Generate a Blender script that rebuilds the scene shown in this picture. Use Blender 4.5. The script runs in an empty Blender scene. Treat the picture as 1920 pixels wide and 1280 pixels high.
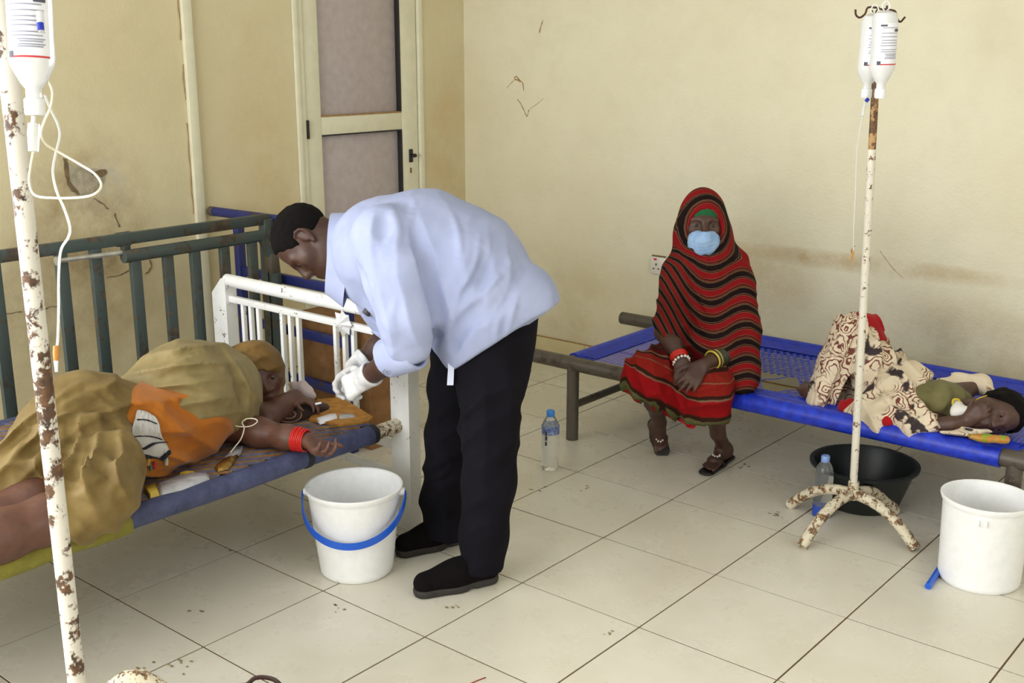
import bpy, math, random
import numpy as np
random.seed(7); rng = np.random.default_rng(7)
sc = bpy.context.scene
COL = sc.collection
V3 = lambda *a: np.array(a, float)

# ------------------------------------------------------------------ camera
FPX = 2110.0
YAW, PITCH = math.radians(129.879), math.radians(14.634)
CAM = V3(3.001, -2.117, 1.670)
FWD = V3(math.cos(YAW)*math.cos(PITCH), math.sin(YAW)*math.cos(PITCH), -math.sin(PITCH))
RGT = V3(math.sin(YAW), -math.cos(YAW), 0)
UPV = np.cross(RGT, FWD)
cam = bpy.data.cameras.new('camera'); cam_o = bpy.data.objects.new('camera', cam); COL.objects.link(cam_o)
cam.sensor_width = 36; cam.lens = 36*FPX/1920; cam.clip_start = .05
from mathutils import Matrix, Vector
cam_o.matrix_world = Matrix(((RGT[0], UPV[0], -FWD[0], CAM[0]), (RGT[1], UPV[1], -FWD[1], CAM[1]),
                             (RGT[2], UPV[2], -FWD[2], CAM[2]), (0, 0, 0, 1)))
sc.camera = cam_o

# ------------------------------------------------------------------ world, light, exposure
sc.view_settings.view_transform = 'Standard'; sc.view_settings.look = 'None'
sc.view_settings.exposure = -0.12; sc.view_settings.gamma = 1.0; sc.view_settings.use_curve_mapping = False
wd = bpy.data.worlds.new('sky'); sc.world = wd; wd.use_nodes = True
wd.node_tree.nodes['Background'].inputs[0].default_value = (.80, .88, 1, 1)
wd.node_tree.nodes['Background'].inputs[1].default_value = 1.0

def window_light(name, loc, rot, sx, sy, power, col):
    l = bpy.data.lights.new(name, 'AREA'); l.shape = 'RECTANGLE'; l.size = sx; l.size_y = sy
    l.energy = power; l.color = col
    o = bpy.data.objects.new(name, l); COL.objects.link(o); o.location = loc; o.rotation_euler = rot
    return o
HP = math.pi/2
# daylight in near and left wall windows; added fill in the far side opening
window_light('daylight_near_wall', (.75, -4.16, 1.65), (HP, 0, 0), 3.0, 1.7, 128, (.97, .98, 1))
window_light('daylight_left_wall', (-1.27, -2.35, 1.60), (0, -HP, 0), 1.5, 2.0, 112, (.92, .96, 1))
window_light('fill_side_wall', (5.36, -.4, 1.65), (0, HP, 0), 1.7, 2.6, 42, (.97, .98, 1))

# ------------------------------------------------------------------ pixel helpers (pixel -> a point at a real distance)
def ray(u, v): return RGT*((u-960)/FPX) + UPV*((640-v)/FPX) + FWD
def PX(u, v, d): return CAM + ray(u, v)*d
def PZ(u, v, z=0.0):
    r = ray(u, v); return CAM + r*((z-CAM[2])/r[2])
def PYW(u, v, y):
    r = ray(u, v); return CAM + r*((y-CAM[1])/r[1])
def PXW(u, v, x):
    r = ray(u, v); return CAM + r*((x-CAM[0])/r[0])
def DEP(p): return float((np.asarray(p)-CAM)@FWD)
def unit(v): v = np.asarray(v, float); return v/np.linalg.norm(v)

# ------------------------------------------------------------------ materials
MATS = {}
class NB:
    def __init__(s, name):
        m = bpy.data.materials.new(name); m.use_nodes = True; s.m = m; s.t = m.node_tree
        s.b = s.t.nodes['Principled BSDF']; s.out = s.t.nodes['Material Output']; MATS[name] = m
    def n(s, typ, **kw):
        x = s.t.nodes.new(typ)
        for k, v in kw.items():
            if k[0] == '_': setattr(x, k[1:], v)
            else:
                key = k.replace('__', ' ')
                x.inputs[key].default_value = v
        return x
    def l(s, a, b): s.t.links.new(a, b)
    def coord(s, kind='Object', scale=None):
        c = s.n('ShaderNodeTexCoord'); o = c.outputs[kind]
        if scale is not None:
            mp = s.n('ShaderNodeMapping'); mp.inputs['Scale'].default_value = scale
            s.l(o, mp.inputs['Vector']); o = mp.outputs[0]
        return o
    def noise(s, scale, detail=4, rough=.6, vec=None):
        x = s.n('ShaderNodeTexNoise', Scale=scale, Detail=detail, Roughness=rough)
        s.l(vec if vec is not None else s.coord(), x.inputs['Vector']); return x.outputs['Fac']
    def ramp(s, fac, stops, interp='LINEAR'):
        r = s.n('ShaderNodeValToRGB'); r.color_ramp.interpolation = interp
        e = r.color_ramp.elements
        while len(e) < len(stops): e.new(.5)
        for el, (p, c) in zip(e, stops):
            el.position = p; el.color = c if len(c) == 4 else (*c, 1)
        s.l(fac, r.inputs[0]); return r.outputs[0]
    def mix(s, fac, a, b, mode='MIX'):
        x = s.n('ShaderNodeMix', _data_type='RGBA', _blend_type=mode)
        for val, i in ((fac, 0), (a, 6), (b, 7)):
            if hasattr(val, 'is_linked'): s.l(val, x.inputs[i])
            else: x.inputs[i].default_value = val if i == 0 else (*val, 1)
        return x.outputs[2]
    def math(s, op, a, b=0.0, c=None):
        x = s.n('ShaderNodeMath', _operation=op)
        for i, val in enumerate((a, b) if c is None else (a, b, c)):
            if hasattr(val, 'is_linked'): s.l(val, x.inputs[i])
            else: x.inputs[i].default_value = val
        return x.outputs[0]
    def attr(s, name):
        a = s.n('ShaderNodeAttribute', _attribute_name=name); return a
    def base(s, c):
        if hasattr(c, 'is_linked'): s.l(c, s.b.inputs['Base Color'])
        else: s.b.inputs['Base Color'].default_value = (*c, 1)
    def bump(s, h, strength=.3, dist=.01):
        x = s.n('ShaderNodeBump', Strength=strength, Distance=dist); s.l(h, x.inputs['Height'])
        s.l(x.outputs[0], s.b.inputs['Normal'])
    def set(s, **kw):
        for k, v in kw.items(): s.b.inputs[k.replace('_', ' ')].default_value = v
        return s
def srgb(r, g, b):
    f = lambda c: (c/255/12.92) if c <= 10 else ((c/255+.055)/1.055)**2.4
    return (f(r), f(g), f(b))

def m_plain(name, col, rough=.5, var=.12, scale=14, bump=0, metallic=0, bscale=200, **kw):
    b = NB(name); c = tuple(col)
    d = tuple(x*(1-var) for x in c); e = tuple(min(1, x*(1+var)) for x in c)
    b.base(b.ramp(b.noise(scale), [(.3, d), (.7, e)]))
    b.set(Roughness=rough, Metallic=metallic, **kw)
    if bump: b.bump(b.noise(bscale, 3), bump, .004)
    return b.m
def m_rust(name, paint, rust=(.12, .045, .015), amount=.5, scale=16, rough=.55, dark=(.03, .02, .015), peel=None):
    b = NB(name)
    n = b.noise(scale, 6, .65); n2 = b.noise(scale*4.5, 4, .6)
    f = b.math('ADD', b.math('MULTIPLY', n, .7), b.math('MULTIPLY', n2, .3))
    lo = .62-.22*amount
    if peel:
        sp = b.n('ShaderNodeSeparateXYZ'); b.l(b.coord(), sp.inputs[0])
        for z0, hw, am in peel:
            q = b.math('MULTIPLY', b.math('SUBTRACT', sp.outputs[2], z0), 1/hw)
            f = b.math('ADD', f, b.math('MULTIPLY', b.math('MAXIMUM', b.math('SUBTRACT', 1.0, b.math('MULTIPLY', q, q)), 0.0), am))
    mask = b.ramp(f, [(lo, (0, 0, 0)), (lo+.045, (1, 1, 1))])
    rc = b.ramp(b.noise(scale*3, 4), [(.3, dark), (.55, rust), (.8, tuple(min(1, x*2.2) for x in rust))])
    pc = b.ramp(b.noise(6), [(.3, tuple(x*.86 for x in paint)), (.7, paint)])
    b.base(b.mix(mask, pc, rc)); b.set(Roughness=rough)
    b.bump(b.math('SUBTRACT', 1.0, mask), .35, .002)
    return b.m

def m_wall(name, c0, c1, stains=()):
    """painted plaster; stains = list of (axis0, c0, r0, axis1, c1, r1, colour, strength, noise scale)"""
    b = NB(name); co = b.coord('Object')
    col = b.ramp(b.noise(1.3, 5, .55, co), [(.28, c0), (.72, c1)])
    col = b.mix(b.ramp(b.noise(7, 6, .7, co), [(.45, (0, 0, 0)), (.9, (.35, .35, .35))]), col, tuple(x*.8 for x in c0))
    sp = b.n('ShaderNodeSeparateXYZ'); b.l(co, sp.inputs[0])
    for (a0, p0, r0, a1, p1, r1, sc_, st, ns) in stains:
        q = b.math('MULTIPLY', b.math('SUBTRACT', sp.outputs[a0], p0), 1/r0)
        w = b.math('MULTIPLY', b.math('SUBTRACT', sp.outputs[a1], p1), 1/r1)
        r2 = b.math('ADD', b.math('MULTIPLY', q, q), b.math('MULTIPLY', w, w))
        fall = b.math('MAXIMUM', b.math('SUBTRACT', 1.0, r2), 0.0)
        nz = b.ramp(b.noise(ns, 6, .7, co), [(.35, (0, 0, 0)), (.65, (1, 1, 1))])
        f = b.math('MULTIPLY', b.math('MULTIPLY', fall, nz), st)
        b.n('ShaderNodeMath')
        col = b.mix(f, col, sc_)
    b.base(col); b.set(Roughness=.55)
    b.bump(b.math('ADD', b.noise(3, 6, .7, co), b.math('MULTIPLY', b.noise(90, 3, .6, co), .25)), .22, .02)
    return b.m
M = MATS

# ------------------------------------------------------------------ mesh collecting
def link_mesh(name, me, mat, parent=None, root=None):
    o = bpy.data.objects.new(name, me); COL.objects.link(o)
    if mat is not None: me.materials.append(mat if not isinstance(mat, str) else M[mat])
    if parent is not None: o.parent = parent
    return o
ROOT = {}
def thing(name, label, cat, loc, group=None, kind=None):
    o = bpy.data.objects.new(name, None); COL.objects.link(o); o.location = tuple(loc); o.empty_display_size = .05
    o['label'] = label; o['category'] = cat
    if group: o['group'] = group
    if kind: o['kind'] = kind
    ROOT[o.name] = np.array(loc, float)
    return o
def tag(o, label, cat, group=None, kind=None):
    o['label'] = label; o['category'] = cat
    if group: o['group'] = group
    if kind: o['kind'] = kind
    return o
def origin_of(parent):
    p = parent
    w = np.zeros(3)
    while p is not None:
        w = w + np.array(p.location); p = p.parent
    return w
class MB:
    def __init__(s): s.v = []; s.f = []; s.n = 0
    def add(s, v, f):
        v = np.asarray(v, float); s.v.append(v); s.f += [tuple(i+s.n for i in q) for q in f]; s.n += len(v); return s
    def box(s, c, size, ax=None, bevel=0):
        c = np.asarray(c, float); hx, hy, hz = [k/2 for k in size]
        A = np.eye(3) if ax is None else np.array(ax, float)
        if bevel <= 0:
            L = [(x, y, z) for x in (-hx, hx) for y in (-hy, hy) for z in (-hz, hz)]
            v = np.array(L)@A + c
            return s.add(v, [(0, 1, 3, 2), (4, 6, 7, 5), (0, 4, 5, 1), (2, 3, 7, 6), (0, 2, 6, 4), (1, 5, 7, 3)])
        import bmesh
        bm = bmesh.new(); bmesh.ops.create_cube(bm, size=1)
        for q in bm.verts: q.co = Vector((q.co.x*2*hx, q.co.y*2*hy, q.co.z*2*hz))
        bmesh.ops.bevel(bm, geom=bm.edges[:], offset=bevel, segments=2, profile=.5, affect='EDGES')
        bm.verts.index_update()
        v = np.array([q.co[:] for q in bm.verts])@A + c
        f = [tuple(x.index for x in q.verts) for q in bm.faces]; bm.free()
        return s.add(v, f)
    def tube(s, pts, r, n=10, caps=True, flat=None, closed=False):
        """r: radius or list; flat=(normal,ratio) squashes the section along normal"""
        P = np.asarray(pts, float); m = len(P)
        rr = np.full(m, r, float) if np.isscalar(r) else np.asarray(r, float)
        if closed: T = np.roll(P, -1, 0)-np.roll(P, 1, 0)
        else: T = np.gradient(P, axis=0)
        T /= np.linalg.norm(T, axis=1, keepdims=True)+1e-12
        u = np.cross(T[0], (0, 0, 1) if abs(T[0][2]) < .9 else (1, 0, 0)); u /= np.linalg.norm(u)
        vs = []
        for i in range(m):
            u = u - T[i]*(u@T[i]); u /= np.linalg.norm(u)+1e-12; w = np.cross(T[i], u)
            a = np.arange(n)*2*math.pi/n
            ring = rr[i]*(np.cos(a)[:, None]*u + np.sin(a)[:, None]*w)
            if flat is not None:
                nn = np.asarray(flat[0], float); ring = ring - (1-flat[1])*(ring@nn)[:, None]*nn
            vs.append(P[i]+ring)
        v = np.concatenate(vs); f = []
        for i in range(m if closed else m-1):
            j = (i+1) % m
            for k in range(n):
                k2 = (k+1) % n
                f.append((i*n+k, i*n+k2, j*n+k2, j*n+k))
        if caps and not closed:
            f.append(tuple(range(n))[::-1]); f.append(tuple((m-1)*n+k for k in range(n)))
        return s.add(v, f)
    def lathe(s, prof, c, n=40, axis=None, caps=False):
        c = np.asarray(c, float)
        A = np.eye(3) if axis is None else frame(axis)
        a = np.arange(n)*2*math.pi/n; vs = []
        for r, z in prof:
            vs.append(np.stack([r*np.cos(a), r*np.sin(a), np.full(n, z)], 1)@A + c)
        f = []
        for i in range(len(prof)-1):
            for k in range(n):
                k2 = (k+1) % n; f.append((i*n+k, i*n+k2, (i+1)*n+k2, (i+1)*n+k))
        if caps: f.append(tuple(range(n))[::-1]); f.append(tuple((len(prof)-1)*n+k for k in range(n)))
        return s.add(np.concatenate(vs), f)
    def poly(s, pts, thick, nrm=None):
        """flat polygon (3-D points) extruded by thick along its normal"""
        P = np.asarray(pts, float); n = len(P)
        if nrm is None: nrm = unit(np.cross(P[1]-P[0], P[2]-P[0]))
        nrm = np.asarray(nrm, float)
        v = np.concatenate([P, P+nrm*thick])
        f = [tuple(range(n))[::-1], tuple(range(n, 2*n))] + [(i, (i+1) % n, n+(i+1) % n, n+i) for i in range(n)]
        return s.add(v, f)
    def build(s, name, mat, parent=None, smooth=35):
        v = np.concatenate(s.v)
        if parent is not None: o0 = origin_of(parent)
        else: o0 = np.array([v[:, 0].mean(), v[:, 1].mean(), v[:, 2].min()])
        me = bpy.data.meshes.new(name); me.from_pydata([tuple(x) for x in (v-o0)], [], s.f); me.update()
        import bmesh
        bm = bmesh.new(); bm.from_mesh(me); bmesh.ops.recalc_face_normals(bm, faces=bm.faces); bm.to_mesh(me); bm.free()
        if smooth:
            me.polygons.foreach_set('use_smooth', [True]*len(me.polygons)); me.set_sharp_from_angle(angle=math.radians(smooth))
        o = link_mesh(name, me, mat, parent)
        if parent is None: o.location = tuple(o0)
        return o
def frame(axis):
    """rows: u, v, axis"""
    a = unit(axis); u = np.cross((0, 0, 1) if abs(a[2]) < .9 else (1, 0, 0), a); u = unit(u)
    return np.array([u, np.cross(a, u), a])
def spline(pts, n=8):
    """Catmull-Rom through the points"""
    P = np.asarray(pts, float); Q = np.vstack([2*P[0]-P[1], P, 2*P[-1]-P[-2]]); out = []
    for i in range(1, len(Q)-2):
        a, b, c, d = Q[i-1], Q[i], Q[i+1], Q[i+2]
        for t in np.arange(n)/n:
            out.append(.5*((2*b)+(-a+c)*t+(2*a-5*b+4*c-d)*t*t+(-a+3*b-3*c+d)*t**3))
    out.append(P[-1]); return np.array(out)
def structure(o): o['kind'] = 'structure'; return o
# ================================================================== THE SETTING
XL, YR = -1.31, 2.63            # left wall plane, right wall plane
XE, YN, ZC = 5.4, -4.2, 3.0     # far side wall, near end wall, ceiling
TILE = .45
# --- materials of the shell
b = NB('floor_tile'); co = b.n('ShaderNodeNewGeometry').outputs['Position']
oi = b.n('ShaderNodeObjectInfo')
c = b.ramp(b.noise(2.2, 5, .6, co), [(.25, srgb(214, 208, 190)), (.75, srgb(230, 226, 212))])
c = b.mix(b.ramp(b.noise(28, 6, .75, co), [(.62, (0, 0, 0)), (.85, (.22, .22, .22))]), c, srgb(160, 140, 104))
c = b.mix(b.ramp(b.noise(5, 6, .7, co), [(.5, (0, 0, 0)), (.95, (.22, .22, .22))]), c, srgb(196, 184, 152))
c = b.mix(b.math('MULTIPLY', oi.outputs['Random'], .12), c, srgb(190, 176, 142))
b.base(c); b.set(Roughness=.30)
rr = b.ramp(b.noise(6, 5, .7, co), [(.3, (.22, .22, .22)), (.8, (.42, .42, .42))]); b.l(rr, b.b.inputs['Roughness'])
b.bump(b.noise(9, 3, .5, co), .015, .006)
m_plain('grout', srgb(104, 80, 50), .95)
m_plain('ceiling_paint', (.76, .76, .74), .8)
Wc0, Wc1 = srgb(208, 192, 142), srgb(222, 210, 166)
m_wall('wall_paint_right', srgb(222, 213, 181), srgb(232, 226, 200),
       [(0, 1.02, .85, 2, .745, .05, srgb(176, 146, 88), .8, 3), (0, .45, .45, 2, .62, .3, srgb(188, 164, 112), .55, 4),
        (0, -.6, .7, 2, .28, .4, srgb(196, 172, 112), .45, 3), (0, 1.5, .7, 2, .42, .28, srgb(176, 156, 116), .5, 4)])
m_wall('wall_paint_left', srgb(212, 199, 160), srgb(222, 211, 174),
       [(1, .30, .36, 2, .95, .45, srgb(150, 124, 82), .8, 6), (1, .2, .6, 2, .62, .4, srgb(160, 136, 94), .65, 5), (1, .38, .16, 2, 1.12, .14, srgb(196, 188, 170), .9, 14), (1, .34, .14, 2, .82, .10, srgb(120, 98, 66), .7, 16),
        (1, 1.25, .25, 2, 1.0, .9, srgb(196, 158, 96), .45, 2), (1, 2.48, .2, 2, .95, .7, srgb(196, 154, 86), .6, 3)])
m_wall('wall_paint_far', srgb(220, 212, 184), srgb(228, 222, 198))
m_plain('frame_paint', srgb(226, 222, 196), .4, .05)
m_plain('plaster_bare', srgb(170, 160, 138), .9, .3, 30, .5, bscale=60)
m_plain('crack_shade_dark', srgb(118, 100, 72), .95, .3, 40)  # for cracks and for the painted shadow along the plaster edge
m_plain('brown_stain', srgb(164, 130, 82), .9, .3, 60)

# --- floor: a grout bed with each tile a piece of its own
fb = MB().box(((XL+XE)/2, (YN+YR)/2, -.0518), (XE-XL+.4, YR-YN+.4, .1))
floor = structure(fb.build('floor', 'grout', smooth=0))
shared = {}
for a in range(-3, 13):
    for bb in range(-10, 7):
        x0, x1 = max(a*TILE, XL), min((a+1)*TILE, XE)
        y0, y1 = max(bb*TILE, YN), min((bb+1)*TILE, YR)
        if x1-x0 < .03 or y1-y0 < .03: continue
        key = (round(x1-x0, 3), round(y1-y0, 3))
        ctr = V3((x0+x1)/2, (y0+y1)/2, 0)
        if key not in shared:
            g = .0056
            t = MB().box((0, 0, -.006), (key[0]-g, key[1]-g, .012), bevel=0).build('tile', 'floor_tile', None, 0)
            o0 = np.array(t.location); t.data.transform(Matrix.Translation(tuple(o0)))
            shared[key] = t
        else:
            t = shared[key].copy(); COL.objects.link(t)
        t.parent = floor; t.location = tuple(ctr - np.array(floor.location) + V3(0, 0, (((a*7+bb*13) % 5)-2)*.0002))
# --- dirt smudges on the tiles
rng2 = np.random.default_rng(3)
m_plain('floor_dirt', srgb(150, 134, 98), .8, .3, 60)
for (u, v, n_, s_) in ((268, 1254, 5, 10), (342, 1248, 7, 12), (1448, 966, 9, 10), (1398, 874, 6, 9), (1008, 916, 5, 8), (640, 1140, 6, 9), (848, 1136, 4, 8), (1140, 1186, 5, 7), (355, 1146, 2, 9), (1100, 916, 4, 9), (430, 1030, 2, 8)):
    mbs = MB()
    for k in range(n_):
        c = PZ(u+rng2.normal(0, s_), v+rng2.normal(0, s_*.5), .0006); r_ = .002+.004*rng2.random(); a = np.arange(7)*2*math.pi/7
        rad = r_*(.6+.7*rng2.random(7)); mbs.poly(c+np.c_[np.cos(a)*rad*1.6, np.sin(a)*rad, np.zeros(7)], .0004, (0, 0, 1))
    o = mbs.build('dirt_specks', 'floor_dirt', floor, 0); o['kind'] = 'stuff'
# --- walls
def wall(name, boxes, mat):
    m = MB()
    for lo, hi in boxes:
        lo, hi = np.array(lo), np.array(hi); m.box((lo+hi)/2, hi-lo)
    o = m.build(name, mat, smooth=0)
    o.data.transform(Matrix.Translation(tuple(o.location))); o.location = (0, 0, 0)
    return structure(o)
T = .15
# left wall: door opening y 1.43..2.30 up to z 2.15, window opening y -3.4..-1.3
wall('wall_left', [((XL-T, YN-T, -.1), (XL, -3.4, ZC)), ((XL-T, -3.4, -.1), (XL, -1.3, .85)), ((XL-T, -3.4, 2.35), (XL, -1.3, ZC)),
                   ((XL-T, -1.3, -.1), (XL, 1.43, ZC)), ((XL-T, 1.43, 2.15), (XL, 2.30, ZC)), ((XL-T, 2.30, -.1), (XL, YR+T, ZC))], 'wall_paint_left')
wall('wall_right', [((XL, YR, -.1), (XE+T, YR+T, ZC))], 'wall_paint_right')
wall('wall_near', [((XL, YN-T, -.1), (-.8, YN, ZC)), ((-.8, YN-T, -.1), (2.3, YN, .8)), ((-.8, YN-T, 2.5), (2.3, YN, ZC)), ((2.3, YN-T, -.1), (XE+T, YN, ZC))], 'wall_paint_far')
wall('wall_side', [((XE, YN, -.1), (XE+T, -1.75, ZC)), ((XE, -1.75, -.1), (XE+T, .95, .8)), ((XE, -1.75, 2.5), (XE+T, .95, ZC)), ((XE, .95, -.1), (XE+T, YR, ZC))], 'wall_paint_far')
wall('ceiling', [((XL-T, YN-T, ZC), (XE+T, YR+T, ZC+.12))], 'ceiling_paint')
# --- baseboards: tile pieces with a dirty joint on top
def baseboard(name, along, lo, hi, fixed, inward):
    root = thing(name, '', '', (0, 0, 0)); del root['label']; del root['category']; root['kind'] = 'structure'
    x = lo; first = None; k = 0
    while x < hi-.02:
        x1 = min(hi, (math.floor(x/TILE+1e-6)+1)*TILE)
        w = x1-x-.003
        c = V3((x+x1)/2, fixed+inward*.006, .061) if along == 'x' else V3(fixed+inward*.006, (x+x1)/2, .061)
        sz = (w, .012, .118) if along == 'x' else (.012, w, .118)
        MB().box(c, sz, bevel=.0015).build('baseboard_tile', 'base_tile', root, 30); x = x1
    c = V3((lo+hi)/2, fixed+inward*.005, .1225) if along == 'x' else V3(fixed+inward*.005, (lo+hi)/2, .1225)
    sz = (hi-lo, .010, .005) if along == 'x' else (.010, hi-lo, .005)
    MB().box(c, sz).build('grout_joint', 'brown_stain', root, 0)
m_plain('base_tile', srgb(214, 201, 156), .4, .08, 8)
baseboard('baseboard_right', 'x', XL, XE, YR, -1)
baseboard('baseboard_left', 'y', YN, 1.40, XL, 1)
# --- vertical plaster strip (boxed-in conduit) on the left wall
s = MB().box((XL+.012, .845, ZC/2), (.024, .047, ZC), bevel=.004).build('trim_1', 'frame_paint'); structure(s)
for k, (z0, z1) in enumerate([(.95, 1.35), (1.45, 1.6), (1.7, 1.95)]):
    pts = [V3(XL+.003, .818+.003*math.sin(z*40), z) for z in np.linspace(z0, z1, 14)]
    MB().tube(pts, .0018, 5).build('crack', 'brown_stain', s)
# --- fallen plaster, its edge shadow painted dark, and cracks on the left wall
wl = bpy.data.objects['wall_left']
def blob(pts, x, n=5):
    return [PXW(u, v, x) for u, v in pts]
def wallpatch(name, pts, mat, th=.004, x=XL):
    P = spline(np.array([PXW(u, v, x+.0005) for u, v in pts+[pts[0]]]), 3)[:-1]
    P = P + np.c_[np.zeros(len(P)), rng.normal(0, .0025, (len(P), 2))]
    return MB().poly(P, th, (1, 0, 0)).build(name, mat, wl, 0)
wallpatch('plaster_patch', [(122, 300), (150, 315), (190, 318), (196, 340), (175, 362), (146, 366), (130, 345)], 'plaster_bare', .003)
wallpatch('plaster_shadow_edge', [(119, 296), (126, 302), (131, 340), (148, 362), (140, 362), (126, 345), (121, 322)], 'crack_shade_dark', .004)
wallpatch('plaster_shadow_edge', [(168, 322), (196, 318), (198, 328), (176, 330)], 'crack_shade_dark', .004)
0 and wallpatch('plaster_patch', [(165, 405), (180, 395), (184, 380), (192, 385), (186, 410), (174, 426), (160, 418)], 'plaster_bare', .003)
def crack(pts, r=.0022):
    P = spline(np.array([PXW(u, v, XL+.001) for u, v in pts]), 4); P = P+np.c_[np.zeros(len(P)), rng.normal(0, .002, (len(P), 2))]
    MB().tube(P, r*(.5+rng.random(len(P))), 5).build('crack', 'crack_shade_dark', wl)
crack([(176, 372), (190, 380), (204, 392)]); crack([(214, 400), (220, 414), (224, 425)], .003)
crack([(80, 580), (96, 574), (114, 575)]); crack([(200, 520), (226, 516), (240, 508)]); crack([(40, 275), (60, 277)])
crack([(0, 590), (40, 583)]); crack([(272, 514), (284, 500), (280, 488)], .0035)
# --- dirt marks on the right wall
wr = bpy.data.objects['wall_right']
def scrib(pts, r=.0016):
    P = spline(np.array([PYW(u, v, YR-.0008) for u, v in pts]), 5)
    MB().tube(P, r*(.5+rng.random(len(P))), 5, flat=((0, 1, 0), .5)).build('wall_scribble', 'brown_stain', wr)
scrib([(1011, 62), (1014, 50), (1018, 38)], .003); scrib([(964, 147), (968, 143), (974, 150), (980, 156), (982, 170)], .0025)
scrib([(970, 186), (976, 194), (984, 210), (988, 218), (992, 205)], .0022); scrib([(993, 204), (1004, 197), (1020, 184)], .001)
scrib([(950, 165), (958, 156), (966, 148)], .0012); scrib([(965, 149), (972, 150), (976, 153)], .005)
scrib([(1600, 480), (1596, 470), (1603, 460)], .002); scrib([(1650, 470), (1672, 500), (1694, 522)], .001)

# --- door_1 in the left wall (aluminium door with two frosted panes)
d_ = thing('door_1', 'x', 'x', (XL-.04, 1.86, 0)); del d_['label']; del d_['category']; structure(d_)
b = NB('frosted_glass'); b.base(b.ramp(b.noise(25, 5), [(.3, srgb(176, 164, 164)), (.7, srgb(190, 179, 178))])); b.set(Roughness=.5)
b.bump(b.noise(260, 2), .2, .002)
m_plain('rubber_black', (.012, .012, .013), .6); m_plain('lock_black', (.01, .01, .011), .35)
ZT = 2.12
def fr(name, lo, hi, mat='frame_paint', bev=.004, parent=d_):
    lo, hi = np.array(lo), np.array(hi)
    return MB().box((lo+hi)/2, hi-lo, bevel=bev).build(name, mat, parent, 30)
fr('door_frame', (XL-.10, 1.432, 0), (XL+.012, 1.462, ZT+.03), bev=.006)
fr('door_frame', (XL-.10, 1.462, 0), (XL+.004, 1.492, ZT+.03))
fr('door_frame', (XL-.10, 2.268, 0), (XL+.008, 2.300, ZT+.03))
fr('door_frame', (XL-.10, 1.43, ZT), (XL+.010, 2.30, ZT+.035))
x0, x1 = XL-.055, XL-.006
lf = fr('door_leaf_stile', (x0, 1.497, .01), (x1, 1.592, ZT-.004)); fr('door_leaf_stile', (x0, 2.142, .01), (x1, 2.262, ZT-.004))
fr('door_leaf_rail', (x0, 1.592, 1.252), (x1, 2.142, 1.340)); fr('door_leaf_rail', (x0, 1.592, .01), (x1, 2.142, .20)); fr('door_leaf_rail', (x0, 1.592, ZT-.12), (x1, 2.142, ZT-.004))
fr('door_pane', (XL-.042, 1.585, 1.34), (XL-.030, 2.15, ZT-.12), 'frosted_glass', .001); fr('door_pane', (XL-.042, 1.585, .20), (XL-.030, 2.15, 1.252), 'frosted_glass', .001)
fr('pane_gasket', (XL-.030, 2.130, 1.345), (XL-.004, 2.1425, ZT-.12), 'rubber_black', .001)
fr('pane_gasket', (XL-.030, 1.592, 1.339), (XL-.0045, 2.142, 1.346), 'brown_stain', .001)
fr('pane_gasket', (XL-.030, 2.131, .2), (XL-.004, 2.1425, 1.248), 'rubber_black', .001)
fr('pane_gasket', (XL-.030, 1.592, 1.246), (XL-.0045, 2.142, 1.2525), 'rubber_black', .001)
fr('hinge', (XL-.012, 1.487, 1.24), (XL+.010, 1.503, 1.33), 'lock_black', .003)
fr('hinge', (XL-.012, 1.487, .26), (XL+.010, 1.503, .35), 'lock_black', .003)
fr('lock_plate', (XL-.008, 2.190, 1.075), (XL+.002, 2.216, 1.145), 'lock_black', .004)
MB().lathe([(0, .03), (.009, .03), (.011, .02), (.007, .0), (.007, -.01)], (XL+.002, 2.205, 1.112), 16, (1, 0, 0)).build('knob', 'lock_black', d_)
m_plain('brass_old', (.25, .16, .06), .4, metallic=.8)
fr('keyhole', (XL-.008, 2.196, 1.018), (XL-.003, 2.208, 1.046), 'brass_old', .002)
# --- window_1 and window_2 frames with glass (behind and beside the camera)
def window(name, lo, hi, axis, nb):
    w = thing(name, 'x', 'x', ((lo[0]+hi[0])/2, (lo[1]+hi[1])/2, lo[2])); del w['label']; del w['category']; structure(w)
    lo, hi = np.array(lo, float), np.array(hi, float); k = 1-axis
    for z in (lo[2]+.02, hi[2]-.02):
        c = (lo+hi)/2; c[2] = z; s = hi-lo; s[2] = .04; MB().box(c, s).build('window_frame', 'frame_paint', w, 0)
    for t in np.linspace(lo[axis]+.02, hi[axis]-.02, nb+1):
        c = (lo+hi)/2; c[axis] = t; s = hi-lo; s[axis] = .04; MB().box(c, s).build('window_frame', 'frame_paint', w, 0)
window('window_1', (-.8, YN-T+.02, .8), (2.3, YN-T+.07, 2.5), 0, 4)
window('window_2', (XL-T+.02, -3.4, .85), (XL-T+.07, -1.3, 2.35), 1, 2)
window('window_3', (XE+T-.07, -1.75, .8), (XE+T-.02, .95, 2.5), 1, 3)
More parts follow.
